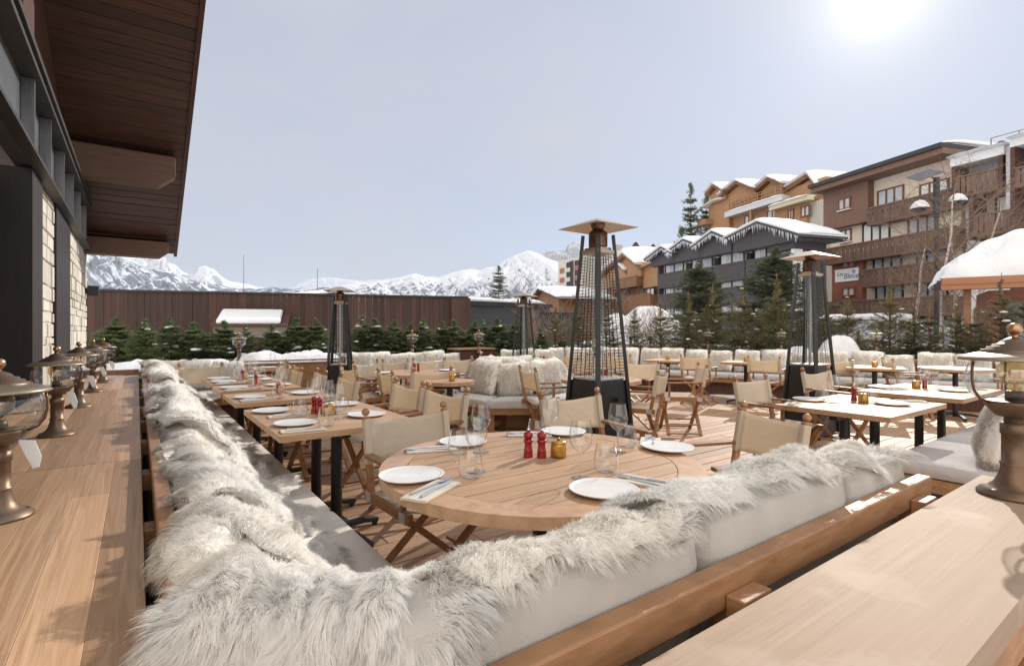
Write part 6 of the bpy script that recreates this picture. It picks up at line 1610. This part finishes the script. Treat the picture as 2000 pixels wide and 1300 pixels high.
# --- cream and brown apartment house
W['cream'] = mat('cream_render', (.72, .63, .53), (.78, .69, .59), .85, scale=2, bump=.05)
W['brownclad'] = mat('brown_cladding', (.165, .095, .068), (.225, .132, .097), .65, scale=3, vec=(5, 5, .3), bump=.1)
W['redclad'] = mat('red_cladding', (.22, .085, .06), (.29, .115, .082), .65, scale=3, vec=(5, 5, .3), bump=.1)
W['balcony'] = mat('brown_balcony_boards', (.125, .075, .058), (.185, .112, .087), .7, scale=4, vec=(4, 4, .4), island=.2)
fa = Fac(1608, 40, 1868, 31.0)
ap = empty('apartment_house', fa.p(0, 0), 0, 'five-storey cream apartment house with carved brown balconies', 'building')
sE = fa.s_(1868); zr = fa.z_(1700, 352)
fa.bx('wall', W['cream'], ap, fa.s_(1622, -.4), sE, -1, zr, -9, -.4)
zs = [fa.z_(1620, v) for v in (378, 445, 497, 585, 640)]
# roof slab, brown soffit band, snow
fa.bx('roof', W['slate'], ap, fa.s_(1604), sE + .02, zr + .36, zr + .62, -9.5, 1.3); rfa = fa.bx('roof_fascia', W['brownclad'], ap, fa.s_(1606), sE, zr + .002, zr + .358, -9, 1.1)
snow_slab(fa, ap, [(fa.s_(1760), zr + .62), (fa.s_(1830), zr + .64), (sE, zr + .64)], -9, .2, .6)
sB = fa.s_(1695, .15)
z2t = fa.z_(1700, 440)
fa.bx('clad_bay', W['brownclad'], ap, fa.s_(1608, .15), sB, fa.z_(1630, 446, .15), zr, -3, .15)
window(fa, ap, fa.s_(1640, .15), fa.s_(1660, .15), fa.z_(1650, 407, .15), fa.z_(1650, 389, .15), .16, frame_br, glass_sky, 1, .08, True, .10)
rows = [dict(w=[(1717, 374, 1764, 399), (1800, 362, 1852, 384)], b=(1694, 1868, 403, 429, .3, 1780, 388, 415)),
        dict(w=[(1644, 452, 1662, 466), (1688, 440, 1737, 467), (1777, 425, 1830, 453)], b=(1610, 1868, 484, 503, .45, 1700, 472, 497)),
        dict(w=[(1709, 499, 1760, 524), (1794, 492, 1850, 514)], b=(1683, 1868, 529, 556, .45, 1750, 521, 547)),
        dict(w=[(1714, 557, 1763, 584), (1796, 553, 1850, 577)], b=(1616, 1868, 590, 612, .45, 1740, 584, 612))]
for r in rows:
    for u0, v0, u1, v1 in r['w']:
        zt_ = (fa.z_(u0, v0, -.4) + fa.z_(u1, v0 - (u1 - u0) * .2, -.4)) / 2; zb_ = zt_ - (1.25 if u1 - u0 > 25 else .75)
        window(fa, ap, fa.s_(u0, -.4), fa.s_(u1, -.4), zb_, zt_, -.38, frame_br if u0 < 1670 or v0 < 430 else frame_dk, glass_cur if (u0 * 7 + v0) % 3 else glass_sky, 1 if u1 - u0 < 40 else 2, .08, u1 - u0 < 25, .09)
    u0, u1, va, vb, n_, uc, vc, vd = r['b']
    zt_ = fa.z_(uc, vc, n_); slats(fa, ap, fa.s_(u0, n_), fa.s_(u1, n_), zt_ - 1.0, zt_, n_, W['balcony'], .16, .014, cut=True, deep=n_ + .38)
# red clad stair bay with the sign
zr0, zr1 = fa.z_(1650, 588), fa.z_(1650, 503)
fa.bx('red_bay', W['redclad'], ap, fa.s_(1625), fa.s_(1684), zr0, zr1, -.39, 0)
for v0, v1 in ((508, 520), (563, 576)): window(fa, ap, fa.s_(1648), fa.s_(1669), fa.z_(1658, v1), fa.z_(1658, v0), .01, frame_br, glass_sky, 1, .08, False, .08)
fa.bx('dark_ground_floor', frame_dk, ap, fa.s_(1612), sE, -1, fa.z_(1740, 616), -.38, .1)
put_under(ap)
# house sign: two words and a blue blossom
sg = empty('house_sign', fa.p(fa.s_(1653), fa.z_(1653, 537), -.2), 0, 'white house sign with blue handwriting and a blue blossom on red boards', 'sign')
s0, s1 = fa.s_(1631, .05), fa.s_(1677, .05); zc = fa.z_(1653, 537, .05)
brd = fa.bx('board', glass_cur, sg, s0, s1, zc - .46, zc + .46, .015, .06)
ink = mat('blue_ink', (.03, .05, .22), rough=.6)
def text(body, size, s, z, n, m, par, shear=.25):
    cu = bpy.data.curves.new('letters', 'FONT'); cu.body = body; cu.size = size; cu.extrude = .004; cu.shear = shear
    o = bpy.data.objects.new('letters', cu); COL.objects.link(o); dg = bpy.context.evaluated_depsgraph_get(); me = bpy.data.meshes.new_from_object(o.evaluated_get(dg)); bpy.data.objects.remove(o)
    q = bpy.data.objects.new('lettering', me); COL.objects.link(q); me.materials.clear(); me.materials.append(m); q.parent = par
    ax = Vector((fa.d.x, fa.d.y, 0)); up = Vector((0, 0, 1)); nn = ax.cross(up)
    M = Matrix((ax, up, nn)).transposed().to_4x4(); M.translation = Vector(fa.p(s, z, n)); q['_k'] = 1
    q.matrix_parent_inverse = par.matrix_basis.inverted(); q.matrix_basis = M
text('Les', .42, s0 + .15, zc - .02, .064, ink, sg); text('Bleue', .55, s0 + .72, zc - .26, .064, ink, sg)
m = MB()
for k in range(6):
    a = k * PI / 3; c = (s1 - .38, zc + .20); fa.poly(m, [(c[0] + .04 * math.cos(a - .5), c[1] + .04 * math.sin(a - .5)), (c[0] + .14 * math.cos(a - .25), c[1] + .14 * math.sin(a - .25)), (c[0] + .17 * math.cos(a), c[1] + .17 * math.sin(a)), (c[0] + .14 * math.cos(a + .25), c[1] + .14 * math.sin(a + .25)), (c[0] + .04 * math.cos(a + .5), c[1] + .04 * math.sin(a + .5))], .061, .068)
m.build('blossom', mat('blossom_blue', (.05, .10, .45), rough=.6), sg); put_under(sg)

# --- grey-white block on the right with deep balconies
fq = Fac(1868, 30.6, 2040, 27.0)
gb = empty('white_block', fq.p(0, 0), 0, 'grey-white apartment block with deep dark-framed balconies and snowy roof', 'building')
W['greywall'] = mat('cool_grey_render', (.62, .625, .645), (.68, .685, .70), .85, scale=2)
zt = fq.z_(1870, 326); L_ = fq.L + 4
fq.bx('wall', W['greywall'], gb, 0, L_, -1, zt, -9, -.9)
s2 = fq.s_(1960, .4); s3 = fq.s_(1984, .3)
fq.bx('fascia', W['whitewall'], gb, -.05, s2 + .05, zt - .05, zt + .42, -9, .5); fq.bx('pier', W['greywall'], gb, s2 + .06, s3, -1, zt + .4, -.89, .3)
fq.bx('fascia', W['whitewall'], gb, s3 + .01, L_, zt + .1, zt + .5, -9, .9)
snow_slab(fq, gb, [(-.1, zt + .425), (s2 * .6, zt + .43), (s2 + .3, zt + .425)], -8, .5, .45); snow_slab(fq, gb, [(s3, zt + .505), (s3 + 2.5, zt + .51), (L_, zt + .505)], -8, .9, .45)
for k, (va, vb) in enumerate(((354, 384), (437, 465))):
    zf = fq.z_(1890, vb - 4); zh = zf + 1.0
    sl = -.02 if k == 0 else fq.s_(1893, .4); sr = s2 if k == 0 else fq.s_(1988, .4)
    for e in (sl, sr - .22): fq.bx('dark_fin', W['dark'], gb, e, e + .2, zf - .3, zf + 2.45, -.89, .45)
    slats(fq, gb, sl + .21, sr - .24, zf, zh, .4, W['balcony'], .2, .06, deep=1.25)
    window(fq, gb, sl + .7, sr - .5, zf + .35, zf + 2.05, -.88, frame_dk if k else W['greywall'], glass_sky if k == 0 else glass_cur, 1, .08, bar_=.08)
slats(fq, gb, s3 + .2, L_, fq.z_(1992, 365), fq.z_(1992, 335), .8, W['balcony'], .2, .06, deep=1.65); fq.bx('dark_fin', W['dark'], gb, s3 + .005, s3 + .2, -1, zt + .1, -.88, .85)
fq.bx('roof_rail', W['steel'], gb, fq.s_(1925), L_, zt + 1.25, zt + 1.29, -.5, -.46)
for u in (1925, 1980): fq.bx('rail_post', W['steel'], gb, fq.s_(u), fq.s_(u) + .05, zt + .5, zt + 1.25, -.5, -.46)
put_under(gb)

# --- low hut with orange eave under a great heap of snow
fs = Fac(1838, 14.5, 2060, 13.2)
hu = empty('snowy_hut', fs.p(0, 0), 0, 'low hut with an orange eave board under a huge smooth heap of snow', 'hut')
ze = fs.z_(1842, 566); ze2 = ze + .30
W['orangeboard'] = mat('orange_eave_board', (.31, .125, .055), (.37, .16, .078), .45, scale=3, vec=(.5, .5, 8))
fs.bx('eave_board', W['orangeboard'], hu, 0, fs.L, ze, ze2, -.06, 0, bevel=.006); fs.bx('eave_board', W['orangeboard'], hu, .02, fs.L, ze2 - .16, ze2 + .02, .002, .03)
fs.bx('soffit', W['orangeboard'], hu, .1, fs.L, ze + .05, ze + .1, -1.2, -.062); fs.bx('wall', W['redclad'], hu, 1.1, fs.L, 0, ze, -3.5, -1.1)
for k in range(3): window(fs, hu, 1.5 + k * .95, 2.2 + k * .95, .9, ze - .35, -1.09, frame_br, glass_dark, 1, .06)
for u in (1885,): fs.bx('post', W['larchd'], hu, fs.s_(u), fs.s_(u) + .16, 0, ze + .04, -.5, -.34)
g = MB(); NX, NY = 46, 26; Ls = fs.L + .6
for i in range(NX + 1):
    for j in range(NY + 1):
        a = -.04 + Ls * i / NX; b = j / NY; n_ = .04 - 4.6 * b
        pr = min(1, (i / 40)) ; side = (1 - (1 - pr) ** 1.8) ** .9
        prof = 1 - (1 - min(1, b / .55)) ** 2.6
        h = .26 * min(1, i / 2.5) + 1.25 * side * (.14 + .86 * prof) + .05 * math.sin(a * 3 + b * 9) * side + .03 * math.sin(a * 7.3 - b * 14)
        if j == 0: h *= .55; n_ -= .03
        g.v.append(fs.p(a + (.06 * math.sin(b * 20) if i == 0 else 0), ze2 + .025 + h, n_ + .04 * math.sin(a * 5)))
for i in range(NX):
    for j in range(NY): g.f.append((i * (NY + 1) + j, i * (NY + 1) + j + 1, (i + 1) * (NY + 1) + j + 1, (i + 1) * (NY + 1) + j))
base = len(g.v)
for i in range(NX + 1): a = -.04 + Ls * i / NX; g.v.append(fs.p(a, ze2 + .022, .02))
for i in range(NX): g.f.append((base + i, i * (NY + 1), (i + 1) * (NY + 1), base + i + 1))
o = g.build('roof_snow', W['snow'], hu, True); fs.bx('roof', W['dark'], hu, .05, fs.L + .5, ze2 - .02, ze2 + .021, -4.7, -.062); put_under(hu)

# --- street lamp with two heads and a small solar panel
def street_lamp(u, d):
    x, y = at_d(u, d); t = empty('street_lamp', (x, y, .2), 0, 'dark street lamp with two snow-capped bell heads and a tilted panel', 'street lamp')
    h = z_at(347, d) - .2; sx, sy = CS, -SN
    MB().tube([(0, 0, 0), (0, 0, h * .7), (0, 0, h)], [.09, .075, .07], 12).build('pole', W['bark_dark'], t, True)
    MB().tube([(0, 0, h - 1.5), (0, 0, h)], .105, 12).build('sleeve', W['slate'], t, smooth='auto')
    for sgn, du, zz in ((-1, -.62, h - 1.15), (1, .78, h - .9)):
        c = (du * sx, du * sy)
        arm = MB().tube([(0, 0, zz + .1), (c[0] * .5, c[1] * .5, zz + .42), (c[0], c[1], zz + .38), (c[0], c[1], zz + .2)], .028, 8).build('arm', W['slate'], t, True)
        hd = MB().lathe([(.03, .24), (.10, .20), (.20, .10), (.27, .02), (.28, -.02), (.22, -.03), (.15, -.12), (.02, -.14)], 18, (c[0], c[1], zz)).build('lamp_head', W['slate'], t, True)
        MB().lathe([(.29, .0), (.30, .06), (.24, .17), (.14, .27), (.04, .31), (.001, .315)], 18, (c[0], c[1], zz + .002)).build('snow_cap', W['snow'], hd, True)
    M = Matrix.Translation((-.45 * sx, -.45 * sy, h + .1)) @ Matrix.Rotation(-YAW, 4, 'Z') @ Matrix.Rotation(-.35, 4, 'Y') @ Matrix.Rotation(.5, 4, 'X')
    MB().box(-.48, .48, -.30, .30, -.02, .02, M).build('panel', W['steel'], t)
    MB().tube([(0, 0, h - .05), (-.35 * sx, -.35 * sy, h + .08)], .025, 8).build('panel_arm', W['slate'], t)
W['bark_dark'] = mat('weathered_pole', (.05, .042, .038), (.085, .075, .068), .7, scale=9)
street_lamp(1829, 19.5)

# --- parked cars under snow
def car(u, d, rz, lab, paint, snow):
    x, y = at_d(u, d); t = empty('parked_car', (x, y, .28), rz, lab, 'car', 'cars parked below the apartment house')
    prof = [(-2.1, .35), (-2.12, .75), (-1.9, .95), (-1.55, 1.0), (-1.15, 1.42), (-.2, 1.5), (.6, 1.42), (1.1, 1.02), (1.85, .92), (2.1, .7), (2.12, .35)]
    M = Matrix(((1, 0, 0, 0), (0, 0, 1, 0), (0, 1, 0, 0), (0, 0, 0, 1)))
    bd = MB().prism(prof, -.85, .85, M).build('body', paint, t, bevel=.08, seg=3)
    for s in (-1, 1):
        MB().prism([(-1.42, 1.02), (-1.08, 1.36), (-.2, 1.43), (-.2, 1.02)], s * .856 - .004, s * .856 + .004, M).build('side_window', glass_dark, t); MB().prism([(-.12, 1.02), (-.12, 1.43), (.52, 1.36), (.95, 1.03)], s * .856 - .004, s * .856 + .004, M).build('side_window', glass_dark, t)
        for xx in (-1.3, 1.3):
            wh = MB().tube([(xx, s * .70, .33), (xx, s * .875, .33)], .33, 20).build('wheel', W['black'], t, smooth='auto'); MB().tube([(xx, s * .876, .33), (xx, s * .885, .33)], .2, 14).build('rim', W['chrome_dull'], wh)
        MB().box(2.06, 2.135, s * .62 - .16, s * .62 + .16, .66, .80).build('headlight', W['chrome_dull'], t, bevel=.03)
    MB().add([(.63, -.74, 1.42), (.63, .74, 1.42), (1.12, .78, 1.045), (1.12, -.78, 1.045)], [(0, 1, 2, 3)]).add([(.66, -.72, 1.43), (.66, .72, 1.43), (1.13, .76, 1.06), (1.13, -.76, 1.06)], [(0, 1, 2, 3)]).build('windscreen', glass_dark, t)
    if snow:
        mb = cushion(MB(), -1.15, .55, -.72, .72, 1.43, 1.68, .11, bulge=.06); mb.build('snow_cover', W['snow'], t, True)
        cushion(MB(), 1.15, 2.0, -.7, .7, .93, 1.12, .08, bulge=.04).build('bonnet_snow', W['snow'], t, True)
silver = mat('silver_car_paint', (.42, .43, .45), rough=.25, metal=.5); dkp = mat('dark_car_paint', (.03, .032, .04), rough=.25, spec=.6)
car(1668, 23.0, -1.3, 'dark parked car under a dome of snow, left of the silver one', dkp, True); car(1735, 22.0, -.7, 'silver parked car with snow on its roof below the balconies', silver, True); car(1800, 22.5, -.75, 'dark parked car half hidden by the birch trunks', dkp, False)

# --- snow heaps
def heap(u, d, vtop, rx, ry, z0, lab, seed):
    x, y = at_d(u, d); h = z_at(vtop, d) - z0; n, m_ = 40, 16; g = MB(); th = np.linspace(0, 2 * PI, n, endpoint=False)
    wob = 1 + .14 * np.sin(2 * th + seed) + .09 * np.sin(3 * th + seed * 2) + .05 * np.sin(7 * th + seed)
    for j in range(m_ + 1):
        r = j / m_
        for k in range(n):
            hh = h * (1 - r ** 2.3) + (.05 * math.sin(5 * th[k] + 9 * r + seed) + .03 * math.sin(11 * th[k] + seed)) * r * (1 - r) * 4 * h * .4
            g.v.append((x + (rx * CS * math.cos(th[k]) + ry * SN * math.sin(th[k])) * r * wob[k], y + (-rx * SN * math.cos(th[k]) + ry * CS * math.sin(th[k])) * r * wob[k], z0 + hh))
    for j in range(m_):
        for k in range(n): g.f.append((j * n + k, (j + 1) * n + k, (j + 1) * n + (k + 1) % n, j * n + (k + 1) % n))
    tag(g.build('snow_heap', W['snow'], None, True), lab, 'snow heap')
heap(1265, 24, 598, 2.0, 1.6, -.1, 'broad smooth snow mound in front of the wooden chalet', 1)
heap(1640, 10.5, 655, .62, .5, -.1, 'rounded snow heap behind the wide black heater', 2)
heap(1560, 10.7, 676, .6, .4, -.1, 'low snow ridge left of the heap behind the wide black heater', 3)
heap(1205, 20, 612, 1.2, 1.0, -.1, 'snow heap seen through the wires of the tallest heater', 4)
heap(1105, 14.2, 672, 1.6, .7, -.1, 'snow bank behind the back corner bench', 5)
heap(1385, 13.3, 672, 2.8, .6, -.1, 'long snow bank under the scraggly spruces', 6)
heap(1800, 11.3, 672, 2.6, .6, -.1, 'snow bank under the spruces beside the big lantern', 7)
heap(650, 11.6, 690, 3.0, .6, -.1, 'snow bank under the firs behind the wooden planter', 8)
# drop unused prototypes
for p in PIL + FIR + SPR + DF + ST + CHP + [PLATE, WG, TG, NAP, KN, FK, ML, PT, HT, LA, LB]:
    if not p.used:
        for o in list(p.root.children_recursive) + [p.root]: bpy.data.objects.remove(o)
